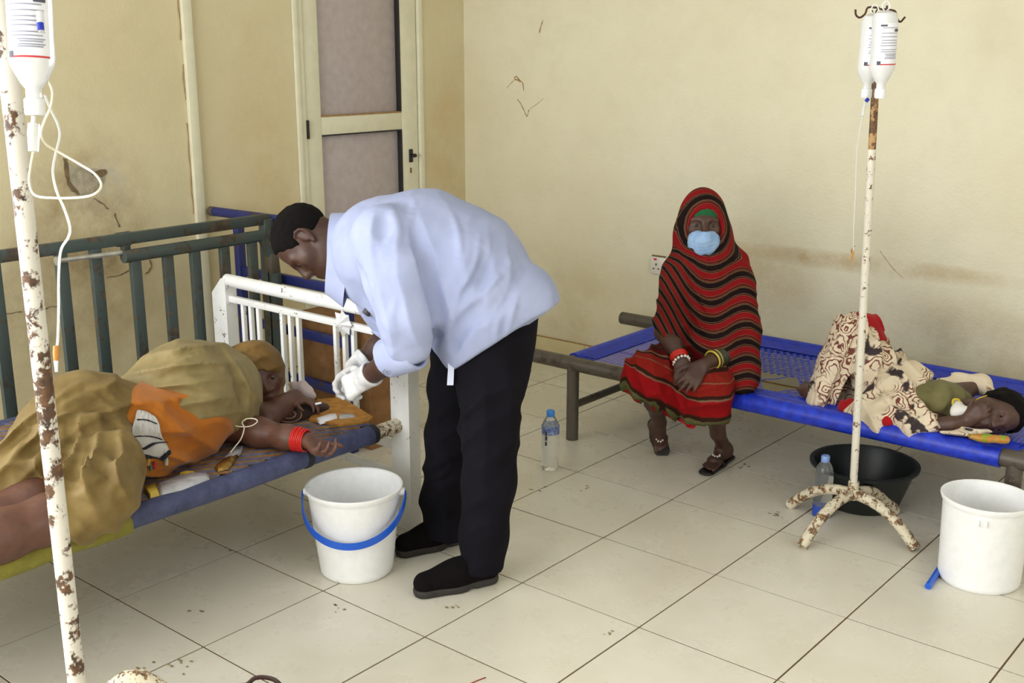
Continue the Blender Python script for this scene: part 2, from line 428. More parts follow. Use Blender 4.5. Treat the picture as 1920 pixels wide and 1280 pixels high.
# --- wall socket
so = PYW(1232, 497, YR); 
sk = thing('wall_socket', 'white three-pin wall socket with red switch mark behind the seated woman', 'socket', so+V3(0, -.001, -.05))
m_plain('socket_white', srgb(226, 220, 206), .4, .04)
w_, h_ = .088, .088
MB().box(so+V3(.012, -.006, 0), (w_, .012, h_), bevel=.004).build('face_plate', 'socket_white', sk)
for dx, dz, sx, sz in ((0, .006, .006, .012), (-.014, -.016, .009, .006), (.014, -.016, .009, .006)):
    MB().box(so+V3(.002+dx, -.0125, dz), (sx, .002, sz)).build('pin_hole', 'lock_black', sk, 0)
m_plain('red_plastic', (.6, .02, .02), .4)
MB().box(so+V3(-.004, -.013, .032), (.016, .005, .009), bevel=.001).build('switch', 'red_plastic', sk)
MB().box(so+V3(.012, -.004, .048), (w_*.9, .008, .006)).build('plaster_gap', 'crack_shade_dark', sk, 0)
# ================================================================== FURNITURE AND THINGS
m_rust('white_paint_worn', srgb(242, 243, 242), amount=.08, scale=26)
m_rust('white_paint_rust', srgb(226, 216, 190), rust=(.22, .11, .04), amount=.56, scale=38)
m_rust('white_paint_pole', srgb(228, 222, 206), rust=(.22, .11, .05), amount=.26, scale=40)
m_rust('white_paint_rust_top', srgb(190, 150, 100), rust=(.16, .07, .025), amount=.9, scale=22)
m_rust('grey_green_paint', srgb(66, 78, 76), rust=(.07, .05, .03), amount=.45, scale=9, rough=.5)
m_rust('blue_paint', srgb(34, 44, 112), rust=(.05, .035, .03), amount=.3, scale=10, rough=.45)
m_rust('brown_tube', srgb(88, 80, 70), rust=(.07, .05, .035), amount=.4, scale=14, rough=.45)
b = NB('navy_wrap'); co = b.coord('Object')
b.base(b.ramp(b.noise(18, 5, .7, co), [(.25, srgb(44, 49, 80)), (.75, srgb(84, 90, 126))])); b.set(Roughness=.7)
b.bump(b.noise(300, 2, .5, co), .3, .002)
def rope_mat(name, lo, hi, rough=.45):
    b = NB(name); b.base(b.ramp(b.noise(35, 4, .6), [(.3, lo), (.7, hi)])); b.set(Roughness=rough)
    b.bump(b.noise(400, 2), .3, .002)
rope_mat('blue_rope', srgb(12, 30, 150), srgb(28, 64, 214), .35)
rope_mat('brown_rope', srgb(92, 62, 28), srgb(146, 104, 48)); rope_mat('greyblue_rope', srgb(58, 56, 78), srgb(102, 100, 124)); rope_mat('dark_rope', srgb(44, 34, 34), srgb(78, 58, 42))
rope_mat('orange_mat', srgb(150, 96, 30), srgb(196, 142, 60), .8)

# ---------- white iron bed of the woman in olive
YB, ZB = .53, .385
BX0, BX1 = -.735, .285        # rail axes
bed = thing('iron_bed', 'white iron bed with star rosette headboard and grey-blue wrapped side rails', 'bed', (-.22, -.4, 0))
def bpart(mb, name, mat, parent=bed, sm=35): return mb.build(name, mat, parent, sm)
for xc, side in ((-.715, 'l'), (.300, 'r')):
    m = MB()
    if side == 'l':
        pr = [(-.045, 0), (.045, 0), (.045, .785), (.02, .785), (-.045, .72)]
        P = [V3(xc+a, YB-.026, z) for a, z in pr]; m.poly(P, .052, (0, 1, 0))
    else:
        pr = [(-.045, 0), (.045, 0), (.045, .72), (-.02, .785), (-.045, .785)]
        P = [V3(xc+a, YB-.026, z) for a, z in pr]; m.poly(P, .052, (0, 1, 0))
    bpart(m, 'post', 'white_paint_worn', sm=0)
bpart(MB().tube([(-.69, YB, .775), (.275, YB, .775)], .025, 16), 'top_rail', 'white_paint_worn')
bpart(MB().box((-.205, YB, .702), (.94, .022, .026), bevel=.003), 'upper_bar', 'white_paint_worn')
bpart(MB().box((-.205, YB, .30), (.94, .022, .035), bevel=.003), 'lower_bar', 'white_paint_worn')
bpart(MB().box((-.205, YB, .19), (.94, .022, .03), bevel=.003), 'lower_bar', 'white_paint_worn')
for g in (-.545, -.305, -.0):
    for k in (-1, 0, 1):
        bpart(MB().box((g+k*.048, YB, .50), (.017, .017, .385), bevel=.002), 'spindle', 'white_paint_worn')
# star rosette
m = MB(); c0 = V3(.012, YB-.022, .71); vs = [c0+V3(0, -.022, 0)]; n = 16
for k in range(n):
    r = .052 if k % 2 == 0 else .036; a = k*2*math.pi/n
    vs.append(c0+V3(r*math.cos(a), 0 if k % 2 == 0 else .006, r*math.sin(a)))
vs.append(c0+V3(0, .008, 0))
m.add(vs, [(0, 1+k, 1+(k+1) % n) for k in range(n)]+[(n+1, 1+(k+1) % n, 1+k) for k in range(n)]); bpart(m, 'star_rosette', 'white_paint_worn', sm=0)
# side rails: bare white end, then wrapped
for xr in (BX0, BX1):
    r_ = bpart(MB().tube([(xr, -1.55, ZB), (xr, .53, ZB)], .026, 14), 'side_rail', 'white_paint_rust')
    bpart(MB().tube([(xr, y, ZB+.002*math.sin(y*9)) for y in np.linspace(-.56, .385, 30)], .0335, 18), 'rail_wrap', 'navy_wrap', r_)
    if xr == BX1:
        bpart(MB().tube([(xr, .078, ZB), (xr, .100, ZB)], .0355, 18), 'tape_band', 'rubber_black', r_)
        bpart(MB().tube([(xr, .372, ZB), (xr, .392, ZB)], .0345, 18), 'tape_band', 'rubber_black', r_)
m_plain('olive_cloth_dull', srgb(128, 122, 48), .9, .2, 25, .4)
bpart(MB().tube([(BX1, y, ZB-.004+.003*math.sin(y*23)) for y in np.linspace(-1.5, -.56, 24)], .037, 16), 'rail_cover', 'olive_cloth_dull')
bpart(MB().tube([(BX0, .40, ZB), (BX1, .40, ZB)], .022, 12), 'cross_tube', 'brown_tube')
bpart(MB().tube([(BX0, -1.52, ZB), (BX1, -1.52, ZB)], .026, 12), 'cross_tube', 'brown_tube')
for xl in (BX0, BX1): bpart(MB().box((xl, -1.5, ZB/2), (.05, .05, ZB)), 'leg', 'white_paint_rust')
# woven rope deck: two diagonal sets of strands
def strands(m, lo, hi, z, pitch, w, slope, amp, every=1, phase=0, th=.006):
    """diagonal strands clipped to the rectangle lo..hi"""
    x0, y0 = lo; x1, y1 = hi; L = y1-y0; W = x1-x0
    k = 0; s0 = -L*abs(slope)-W
    t = s0
    while t < W+L*abs(slope):
        if k % every == phase:
            pts = []
            for y in np.linspace(y0, y1, 90):
                x = x0+t+slope*(y-y0)
                if x0 <= x <= x1: pts.append((x, y))
            if len(pts) > 1:
                P = np.array(pts); a, e = P[0], P[-1]; nseg = max(2, int(np.linalg.norm(e-a)/.12))
                q = [V3(*(a+(e-a)*s), z+amp*math.sin(s*nseg*3.14+k)) for s in np.linspace(0, 1, nseg+1)]
                m.tube(q, w, 4, flat=((0, 0, 1), th/w))
        t += pitch; k += 1
    return m
lo, hi = (BX0+.02, -1.5), (BX1-.02, .40)
for (nm, mat, ev, ph, sl, dz) in (('rope_weave', 'brown_rope', 2, 0, .62, .004), ('rope_weave', 'greyblue_rope', 2, 1, .62, .004), ('rope_weave', 'dark_rope', 2, 0, -.62, -.004), ('rope_weave', 'brown_rope', 2, 1, -.62, -.004)):
    o = bpart(strands(MB(), lo, hi, ZB+.018+dz, .021, .0085, sl, .003, ev, ph), nm, mat, sm=0); o['kind'] = 'stuff'
bpart(MB().box((BX0/2+BX1/2, -.55, ZB+.004), (BX1-BX0-.05, 1.9, .006)), 'rope_underlay', 'dark_rope')
# ochre mat at the head end
P = [PZ(u, v, ZB+.026) for u, v in [(595, 752), (640, 748), (700, 785), (690, 793), (640, 800), (580, 790)]]
mt = MB().poly(P, .008, (0, 0, 1)).build('woven_mat', 'orange_mat'); tag(mt, 'ochre woven mat corner at the headboard end of the white bed', 'mat')

# ---------- grey-green metal bed frame along the left wall
XG = -.815
gb = thing('barred_bed_frame', 'grey-green metal bed rail with upright bars against the left wall', 'bed frame', (XG, .2, 0))
def gp(mb, name, mat='grey_green_paint', parent=gb, sm=35): return mb.build(name, mat, parent, sm)
gp(MB().box((XG-.045, .115, .964), (.026, 1.53, .044), bevel=.003), 'top_rail')
gp(MB().tube([(XG, .16, .905), (XG, .80, .905), (XG, .862, .80), (XG, .87, .70), (XG, .87, .0)], .025, 12), 'guard_rail')
gp(MB().box((XG-.045, .868, .48), (.045, .045, .97), bevel=.003), 'corner_post')
gp(MB().box((XG-.045, -.62, .48), (.045, .045, .97), bevel=.003), 'corner_post')
gp(MB().box((XG, .35, .30), (.03, 1.0, .03), bevel=.003), 'bottom_rail')
gp(MB().box((XG-.045, -.1, .30), (.03, 1.1, .03), bevel=.003), 'bottom_rail')
for u in (2, 128, 192, ):
    y = PXW(u, 620, XG-.045)[1]; gp(MB().box((XG-.045, y, .635), (.024, .044, .65), bevel=.003), 'bar')
for u in (259, 320, 371, 426, 478):
    y = PXW(u, 560, XG)[1]; gp(MB().box((XG, y, .60), (.024, .042, .60), bevel=.003), 'bar')
m_plain('bright_steel', (.55, .55, .53), .35, .2, 30, metallic=.7)
pa, pb = PXW(108, 489, XG-.01), PXW(232, 473, XG-.01)
gp(MB().tube([pa, pb], .009, 10), 'sliding_rod', 'bright_steel'); gp(MB().tube([pa-V3(0, .006, 0), pa+V3(0, .004, 0)], .017, 12), 'rod_stop', 'bright_steel')
c = PXW(231, 448, XG-.06); gp(MB().box(c, (.02, .07, .055), bevel=.008), 'clamp'); gp(MB().box(c+V3(.01, .0, -.02), (.03, .03, .08), bevel=.004), 'clamp')
c = PXW(508, 492, XG); gp(MB().box(c, (.05, .035, .085), bevel=.003), 'socket_bracket', 'brown_tube')

# ---------- blue bed end
YBL = .925
bl = thing('blue_bed_frame', 'blue tubular bed end standing behind the white headboard', 'bed frame', (-.7, YBL, 0))
def bp_(mb, name, mat='blue_paint', sm=35): return mb.build(name, mat, bl, sm)
bp_(MB().tube([(-1.285, YBL-.03, .957), (-.06, YBL+.03, .957)], .021, 14), 'top_rail')
bp_(MB().tube([(-1.287, YBL-.03, .957), (-1.255, YBL-.03, .957)], .0215, 14), 'tube_end', 'brown_tube')
for x in (-1.13, -.425): bp_(MB().box((x, YBL, .478), (.038, .038, .955), bevel=.004), 'post')
for z in (.70, .475, .26): bp_(MB().box((-.777, YBL, z), (.70, .026, .042), bevel=.004), 'cross_bar')
# ---------- cardboard box behind
b = NB('cardboard'); b.base(b.ramp(b.noise(12, 5), [(.3, srgb(122, 84, 48)), (.7, srgb(158, 116, 72))])); b.set(Roughness=.85)
cb = thing('cardboard_box', 'brown cardboard box on the floor behind the white headboard', 'box', (-.5, 1.24, 0))
bx0, bx1, by0, by1, bz = -.80, -.375, .985, 1.20, .545
MB().box(((bx0+bx1)/2, (by0+by1)/2, bz/2), (bx1-bx0, by1-by0, bz), bevel=.004).build('carton', 'cardboard', cb)
MB().box(((bx0+bx1)/2, by0+.052, bz+.005), (bx1-bx0, .10, .006)).build('flap', 'cardboard', cb, 0)
MB().box(((bx0+bx1)/2, by1-.052, bz+.005), (bx1-bx0, .10, .006)).build('flap', 'cardboard', cb, 0)

# ---------- right charpoy
ZR, YF, YK = .345, 1.655, 2.50
ch = thing('charpoy_bed', 'low charpoy with blue plastic webbing on dark metal tubes by the right wall', 'bed', (1.05, 2.08, 0))
def cp(mb, name, mat='brown_tube', parent=ch, sm=35): return mb.build(name, mat, parent, sm)
fr_ = cp(MB().tube([(-.085, YF, ZR), (2.16, YF, ZR)], .031, 16), 'long_rail')
bk_ = cp(MB().tube([(-.13, YK, ZR), (2.16, YK, ZR)], .031, 16), 'long_rail')
e1 = cp(MB().tube([(.165, YF, ZR), (.165, YK, ZR)], .026, 14), 'end_rail'); e2 = cp(MB().tube([(2.045, YF, ZR), (2.045, YK, ZR)], .030, 14), 'end_rail')
for x in (.195, 2.03):
    for y in (YF, YK): cp(MB().tube([(x, y, 0), (x, y, ZR)], .027, 16), 'leg')
    cp(MB().tube([(x, YF, .155), (x, YK, .155)], .017, 12), 'brace')
def wrap(p0, p1, r, turns, name, mat, parent, n=14):
    p0, p1 = np.array(p0), np.array(p1); t = np.linspace(0, 1, turns*2+1)
    rr = r+.0007*np.cos(np.arange(turns*2+1)*math.pi)
    return cp(MB().tube(p0+(p1-p0)*t[:, None], rr, n), name, mat, parent, 80)
wrap((.60, YF, ZR), (1.985, YF, ZR), .0375, 120, 'rope_wrap', 'blue_rope', fr_)
wrap((.20, YK, ZR), (2.02, YK, ZR), .0375, 150, 'rope_wrap', 'blue_rope', bk_)
wrap((.165, YF+.045, ZR), (.165, YK-.04, ZR), .0325, 75, 'rope_wrap', 'blue_rope', e1)
wrap((2.045, YF+.045, ZR), (2.045, YK-.04, ZR), .036, 75, 'rope_wrap', 'blue_rope', e2)
m = MB()
def strip(a, e, z0, w=.0075, amp=0.0, n=6, ph=0):
    a, e = np.array(a), np.array(e)
    q = [V3(*(a+(e-a)*s), z0-.018*math.sin(math.pi*s)*0+amp*math.sin(s*n*3.14159+ph)) for s in np.linspace(0, 1, n+1)]
    m.tube(q, w, 4, flat=((0, 0, 1), .35))
# head-end strands run lengthwise, dense by the end rail
for k in range(40):
    y = YF+.045+k*.0195
    strip((.165, y), (.62+.05*math.sin(k*1.7), y), ZR+.022, .0062)
for k in range(40):
    y = YF+.05+k*.0195; strip((.165, y+.009), (.285, y+.009), ZR+.026, .0072)
# broad solid bands along the long rails and at the foot end
for k in range(9):
    y = YK-.03-k*.0125; strip((.60, y), (2.04, y), ZR+.024+.001*(k % 2), .0068)
for k in range(7):
    y = YF+.03+k*.0125; strip((.72, y), (2.04, y), ZR+.024+.001*(k % 2), .0068)
for k in range(22):
    x = 1.70+k*.0155; strip((x, YF+.02), (x, YK-.02), ZR+.021, .0078)
# open diagonal lattice between (gap left near the middle)
for k in range(62):
    x = .50+k*.031
    for sgn in (1, -1):
        x2 = x+sgn*.36
        a, e = V3(x, YK-.12), V3(x2, YF+.09)
        pts = [a+(e-a)*s for s in np.linspace(0, 1, 15)]
        run = []
        for p_ in pts:
            hole = ((p_[0]-.96)/.19)**2+((p_[1]-1.90)/.09)**2 < 1 and (k % 6 != 0)
            if .45 < p_[0] < 1.75 and not hole: run.append(p_)
            else:
                if len(run) > 1: strip(run[0], run[-1], ZR+.018, .0066, .002, max(2, len(run)), k)
                run = []
        if len(run) > 1: strip(run[0], run[-1], ZR+.018, .0066, .002, max(2, len(run)), k)
o = cp(m, 'webbing', 'blue_rope', sm=0); o['kind'] = 'stuff'

# ---------- plastic buckets
b = NB('bucket_white'); b.base(b.ramp(b.noise(30, 5, .7), [(.3, srgb(240, 241, 240)), (.6, srgb(248, 248, 248))])); b.set(Roughness=.38)
b.b.inputs['Subsurface Weight'].default_value = .08; b.b.inputs['Subsurface Radius'].default_value = (.01, .01, .01)
m_plain('blue_plastic', srgb(20, 88, 200), .35, .05, Coat_Weight=.1)
def bucket(c, rb, rt, h, label, grp=None):
    r = thing('plastic_bucket', label, 'bucket', c)
    th = .003
    prof = [(0, .006), (rb-.02, .006), (rb-.008, .001), (rb-.002, .008), (rb, .02), (rt-.004, h-.028), (rt-.002, h-.022), (rt+.001, h-.018), (rt+.005, h-.005), (rt+.005, h-.001), (rt+.002, h),
            (rt-th, h-.002), (rt-th-.003, h-.02), (rb-th, .025), (rb-.015, .012), (0, .010)]
    MB().lathe(prof, c, 64).build('pail', 'bucket_white', r, 40)
    return r
c1 = V3(.418, .175, 0); R1 = .153
bk1 = bucket(c1, .120, R1, .300, 'white plastic bucket with blue handle beneath the hand of the woman in olive')
hd = V3(RGT[0], RGT[1], 0); fd = -unit(V3(FWD[0], FWD[1], 0))
for s_ in (-1, 1): MB().lathe([(0, .008), (.013, .008), (.014, 0), (.014, -.012)], c1+V3(0, 0, .275)+hd*s_*(R1+.003), 16, hd*s_).build('handle_pivot', 'bucket_white', bk1)
q = []
for t in np.linspace(0, math.pi, 40):
    q.append(c1+V3(0, 0, .272)+hd*(R1+.012)*math.cos(t)+(fd*(R1+.012)-V3(0, 0, .115))*math.sin(t)**.9)
q = np.array(q); nrm = []
m = MB(); W = .0115
vv = []
for i, p_ in enumerate(q):
    out = unit(V3(*(p_-c1)[:2], 0)); tn = unit(q[min(i+1, 39)]-q[max(i-1, 0)]); up_ = unit(np.cross(out, tn))
    for a_, o_ in ((-W, 0), (W, 0), (W, .004), (-W, .004)): vv.append(p_+up_*a_+out*o_)
f = []
for i in range(39):
    for k in range(4): f.append((i*4+k, i*4+(k+1) % 4, i*4+4+(k+1) % 4, i*4+4+k))
f += [(0, 1, 2, 3), (156, 159, 158, 157)]
m.add(vv, f).build('handle', 'blue_plastic', bk1)
c2 = PZ(1863, 1117)+V3(FWD[0], FWD[1], 0)*.125
bk2 = bucket(c2, .126, .136, .290, 'white plastic bucket without handle in front of the charpoy foot')
for du in (-8, 6):
    a = math.atan2(CAM[1]-c2[1], CAM[0]-c2[0])+du*.012-.03
    MB().box(c2+V3(math.cos(a)*.136, math.sin(a)*.136, .244), (.01, .006, .022), ax=frame((math.cos(a), math.sin(a), 0))[[2, 0, 1]], bevel=.002).build('handle_lug', 'bucket_white', bk2)
# blue plastic tube on the floor behind that bucket
pa = PZ(1740, 1099, .0105); pb = PZ(1786, 1030, .0105)
L = unit(pb-pa); q = [pa+L*t for t in (0, .1, .3)]
tb = MB().tube(q, .0105, 16); tb = tb.build('plastic_tube', 'blue_plastic'); tag(tb, 'short blue plastic tube on the floor behind the right bucket', 'tube')
# ---------- black basin
m_plain('basin_black', srgb(24, 30, 30), .42, .2)
cb_ = PZ(1621, 868, .16); cb_[2] = 0
bs = thing('plastic_basin', 'black plastic basin on the floor under the charpoy', 'basin', cb_)
MB().lathe([(0, .004), (.11, .004), (.125, .0), (.135, .01), (.183, .15), (.199, .155), (.200, .165), (.184, .166), (.178, .155), (.128, .018), (.11, .012), (0, .011)], cb_, 64).build('bowl', 'basin_black', bs, 40)
# ---------- water bottles
b = NB('clear_plastic'); b.set(Roughness=.08, IOR=1.35); b.base((.93, .96, .97)); b.b.inputs['Transmission Weight'].default_value = .92
b = NB('bottle_label'); b.base(b.ramp(b.noise(60, 3), [(.4, srgb(78, 96, 168)), (.6, srgb(150, 166, 206))])); b.set(Roughness=.4); b.b.inputs['Transmission Weight'].default_value = .35
b = NB('bottle_label_blue'); b.base(srgb(44, 84, 196)); b.set(Roughness=.4); b.b.inputs['Transmission Weight'].default_value = .3
m_plain('cap_blue', srgb(52, 130, 214), .4, .05); m_plain('cap_clear', srgb(130, 160, 220), .3, .05)
def wbottle(c, r, h, label, cap, lab, lz, capr=.5, twist=None):
    o = thing('water_bottle', label, 'bottle', c)
    prof = [(0, .012), (r*.5, .006), (r*.8, .001), (r*.97, .008), (r, .022), (r*.96, .05), (r, .075), (r, .11), (r*.96, .125), (r, .14), (r*.98, h*.68), (r*.86, h*.80), (r*.56, h*.88), (r*.40, h*.915), (r*.40, h*.95)]
    MB().lathe([(rr*1.0, z*(h/.25) if z < .15 else z) for rr, z in prof], c, 40).build('bottle_body', 'clear_plastic', o, 60)
    z0 = h*.90
    MB().lathe([(r*.43, z0), (r*.46, z0+.002), (r*.46, h*.985), (r*.40, h), (0, h)], c, 28).build('cap', cap, o, 40)
    MB().lathe([(r*1.01, lz[0]), (r*1.015, lz[0]+.002), (r*1.015, lz[1]-.002), (r*1.01, lz[1])], c, 40).build('label_band', lab, o, 40)
    return o
cB = PZ(1032, 884)+V3(FWD[0], FWD[1], 0)*.034
w1 = wbottle(cB, .036, .252, 'clear water bottle with bright blue cap near the charpoy leg', 'cap_blue', 'bottle_label', (.155, .19))
m_plain('label_ink', srgb(40, 44, 60), .5)
for k in range(3):
    a = math.atan2(CAM[1]-cB[1], CAM[0]-cB[0])-.5
    MB().box(cB+V3(math.cos(a)*.0372, math.sin(a)*.0372, .12+k*.022), (.003, .007, .016), ax=frame((math.cos(a), math.sin(a), 0))[[2, 0, 1]]).build('printed_mark', 'label_ink', w1, 0)
cB2 = PZ(1544, 972)+V3(FWD[0], FWD[1], 0)*.03
wbottle(cB2, .034, .235, 'clear water bottle with blue bottom label between the drip stand legs', 'cap_clear', 'bottle_label_blue', (.004, .045))

# ---------- drip stands
m_plain('iron_wire', srgb(74, 44, 30), .7, .3, 40)
b = NB('drip_plastic'); b.base((.95, .96, .95)); b.set(Roughness=.25); b.b.inputs['Transmission Weight'].default_value = .45
b = NB('drip_fluid_bottle'); b.base((.97, .98, .99)); b.set(Roughness=.22); b.b.inputs['Transmission Weight'].default_value = .30
b.b.inputs['Subsurface Weight'].default_value = .0
m_plain('drip_cap', srgb(236, 238, 240), .4, .03); m_plain('print_grey', srgb(150, 152, 168), .6, .1); m_plain('print_red', srgb(206, 60, 60), .6, .05)
m_plain('print_dark', srgb(80, 82, 96), .6); m_plain('clamp_blue', srgb(24, 44, 170), .4); m_plain('label_white', srgb(240, 240, 246), .5, .02)
m_plain('tube_cream', srgb(236, 228, 206), .35, .03); m_plain('connector_amber', srgb(196, 132, 52), .35, .05)
def arch(hub, foot, rise=.03):
    h = unit(V3(*(foot-hub)[:2], 0)); L = np.linalg.norm((foot-hub)[:2])
    return np.array([V3(*(hub[:2]+h[:2]*L*t), .010+(hub[2]-.010)*(1-t**2.3)) for t in np.linspace(0, 1, 18)])
hub = V3(1.535, 1.53, .135)
zt = 1.80
top = PX(1649, 26, DEP((1.54, 1.525, zt)))
st = thing('drip_stand', 'rusty white drip stand with four arched feet beside the black basin', 'drip stand', V3(1.54, 1.525, 0))
mid = hub+(top-hub)*.74
MB().tube([hub, mid], .0135, 12).build('pole', 'white_paint_pole', st); MB().tube([mid, top], .0125, 12).build('pole_top', 'white_paint_rust_top', st)
MB().tube([hub+V3(0, 0, -.02), hub+V3(0, 0, .045)], .019, 12).build('hub', 'white_paint_rust', st)
for (u, v) in ((1503, 1029), (1716, 1033), (1481, 951), (1678, 962)):
    MB().tube(arch(hub, PZ(u, v)), .0195, 12).build('leg', 'white_paint_rust', st)
dt = DEP(top)
for pts in ([(1649, 15), (1628, 14), (1622, 26), (1612, 33), (1605, 28), (1604, 18)], [(1650, 17), (1662, 18), (1678, 21), (1682, 34), (1688, 41), (1697, 32)],
            [(1648, 16), (1643, 22), (1640, 31), (1637, 32), (1635, 20)], [(1654, 17), (1662, 17), (1663, 12), (1663, 26)]):
    k_ = len(pts); dz = 0 if abs(pts[-1][0]-1650) > 30 else (-.06 if pts[-1][0] < 1645 else .05)
    P = spline([PX(u, v, dt+dz*i/(k_-1)) for i, (u, v) in enumerate(pts)], 5); MB().tube(P, .0032, 8).build('hook', 'iron_wire', st)
def drip_bottle(c, r, h, axis, label, group=None, facing=None, text=True):
    """c = bottom (outlet) end, axis points to the hung end"""
    o = thing('drip_bottle', label, 'drip bottle', c, group)
    ax = unit(axis)
    k = r/.0425
    prof = [(0, 0), (r*.42, 0), (r*.46, .004*k), (r*.46, .03*k), (r*.36, .034*k), (r*.36, .05*k), (r*.55, .06*k), (r*.97, .095*k), (r, .11*k), (r*.98, h*.55), (r, h*.9), (r*.86, h*.97), (r*.3, h), (0, h)]
    MB().lathe(prof[4:], c, 36, ax).build('bottle_body', 'drip_fluid_bottle', o, 50)
    MB().lathe(prof[:5], c, 28, ax).build('cap', 'drip_cap', o, 40)
    MB().tube(spline([c+ax*(h-.005), c+ax*(h+.012)+hd*.012, c+ax*(h+.028), c+ax*(h+.012)-hd*.012, c+ax*(h-.005)], 5), .002, 6).build('hanging_loop', 'drip_cap', o)
    side = unit(np.cross(FWD, ax)); fc = -unit(np.cross(side, ax)); 
    if fc@FWD > 0: fc = -fc
    def band(z0, z1, a0, a1, mat, nm, off):
        n = 10; v = []
        for z in (z0, z1):
            for a in np.linspace(a0, a1, n): v.append(c+ax*z+(side*math.sin(a)+fc*math.cos(a))*(r*1.0+off))
        m = MB().add(v, [(i, i+1, n+i+1, n+i) for i in range(n-1)]); return m.build(nm, mat, o, 60)
    if text:
        band(h*.38, h*.86, -.75, 1.25, 'label_white', 'paper_label', .0009)
        band(h*.385, h*.398, -.5, 1.2, 'print_red', 'printed_line', .0016); band(h*.385, h*.43, -.75, -.45, 'print_dark', 'printed_logo', .0016)
        for k, z in enumerate((.455, .47, .49, .505, .53, .555, .60, .63, .66, .70, .74, .80)):
            band(h*z, h*(z+.008), (-.2 if k < 4 else -.55)+.05*(k % 3), .9+.1*(k % 2), 'print_grey', 'printed_line', .0016)
        band(h*.76, h*.79, .55, 1.1, 'print_dark', 'printed_word', .0017); band(h*.82, h*.84, -.6, -.1, 'print_dark', 'printed_word', .0017)
    return o
# right stand: two bottles back to back
ax_r = unit(top-hub)
d0 = dt+.0
drip_bottle(PX(1624, 183, dt-.01), .036, .255, ax_r+hd*.045, 'translucent drip bottle with small drip chamber, left of the pair on the rusty stand')
drip_bottle(PX(1650, 184, dt-.075), .038, .262, ax_r+hd*.01, 'translucent drip bottle with printed label, right of the pair on the rusty stand')
ds = thing('drip_line', 'thin clear drip line with blue clamp hanging from the rusty stand', 'drip line', PX(1600, 500, dt-.01))
MB().tube([PX(1623, 186, dt-.01), PX(1617, 218, dt-.01)], .005, 10).build('drip_chamber', 'drip_plastic', ds)
MB().tube([PX(1628, 185, dt-.03), PX(1624, 190, dt-.03)], .006, 10).build('clamp', 'clamp_blue', ds)
MB().tube(spline([PX(u, v, dt-.01+.2*(v-218)/300) for u, v in [(1617, 218), (1610, 255), (1606, 290), (1604, 360), (1601, 420), (1600, 470)]], 6), .0017, 6).build('tube', 'drip_plastic', ds)
MB().tube([PX(1600, 468, dt+.16), PX(1597, 488, dt+.17)], .0032, 8).build('connector', 'connector_amber', ds)

# ---------- left stand close to the camera
DS = 2.30
bot = PX(143, 1270, DS); topL = PX(8, 60, DS-.32)
# straight pole: find its foot on the floor
dirp = unit(topL-bot); 
sl = thing('drip_stand', 'peeling white drip stand in the left foreground', 'drip stand', V3(bot[0], bot[1], 0))
m_rust('white_paint_peel', srgb(222, 216, 204), rust=(.11, .05, .02), amount=.36, scale=19, rough=.5, peel=((1.02, .30, .075), (.62, .2, .03)))
hubL = bot+V3(0, 0, -.16)
MB().tube([hubL, hubL+(topL-hubL)*1.24], .0178, 18).build('pole', 'white_paint_peel', sl)
bl_ = PX(230, 1284, 2.32)
for a, R_ in ((math.degrees(math.atan2(bl_[1]-hubL[1], bl_[0]-hubL[0])), .40), (165, .36), (255, .40), (345, .40)):
    ft = V3(hubL[0]+R_*math.cos(math.radians(a)), hubL[1]+R_*math.sin(math.radians(a)), 0)
    P = spline([hubL, hubL+(V3(ft[0], ft[1], hubL[2])-hubL)*(.42 if R_ != .40 or a in (255, 345) else .30)+V3(0, 0, .012 if a in (165, 255, 345) else bl_[2]-hubL[2]), V3(*(hubL[:2]+(ft[:2]-hubL[:2])*.75), .16), ft+V3(0, 0, .012)], 7)
    MB().tube(P, .024 if a in (165, 255, 345) else .030, 14).build('leg', 'white_paint_rust', sl)
DB = 1.90
bt = PX(66, 216, DB); axb = unit(PX(52, -40, DB-.03)-bt)
drip_bottle(bt, .0368, .238, axb, 'large bright drip bottle with printed label hanging in the left foreground')
hk = bt+axb*.266; tz = (hk[2]+.05-hubL[2])/(topL-hubL)[2]; pt_ = hubL+(topL-hubL)*tz
MB().tube(spline([pt_, pt_+(hk-pt_)*.45+V3(0, 0, .025), pt_+(hk-pt_)*.85+V3(0, 0, .0), hk+V3(0, 0, -.004), hk+(hk-pt_)*.25+V3(0, 0, .012)], 6), .003, 8).build('hook', 'iron_wire', sl)
q_ = pt_-(hk-pt_)*.8; MB().tube(spline([pt_, pt_-(hk-pt_)*.45+V3(0, 0, .025), q_, q_-(hk-pt_)*.2+V3(0, 0, -.03), q_-(hk-pt_)*.45+V3(0, 0, .0)], 6), .003, 8).build('hook', 'iron_wire', sl)
dl = thing('drip_line', 'cream drip tube looping below the foreground drip bottle', 'drip line', PX(105, 690, DB+.1))
MB().tube([PX(63, 218, DB), PX(62, 236, DB)], .004, 8).build('spike', 'drip_cap', dl)
MB().tube([PX(64, 232, DB), PX(63, 250, DB), PX(63, 284, DB)], [.010, .0105, .0085], 14).build('drip_chamber', 'drip_plastic', dl)
MB().tube([PX(74, 22, DB-.06), PX(78, 60, DB-.06)], [.0065, .005], 12).build('regulator', 'drip_plastic', dl); MB().tube([PX(75, 43, DB-.065), PX(76.5, 56, DB-.065)], .0055, 12).build('clamp', 'clamp_blue', dl)
loop = [(62, 285), (56, 320), (55, 345), (66, 366), (100, 371), (150, 370), (178, 363), (190, 347), (178, 326), (150, 308), (112, 286), (86, 270), (77, 250), (84, 225), (95, 200), (98, 172), (90, 150)]
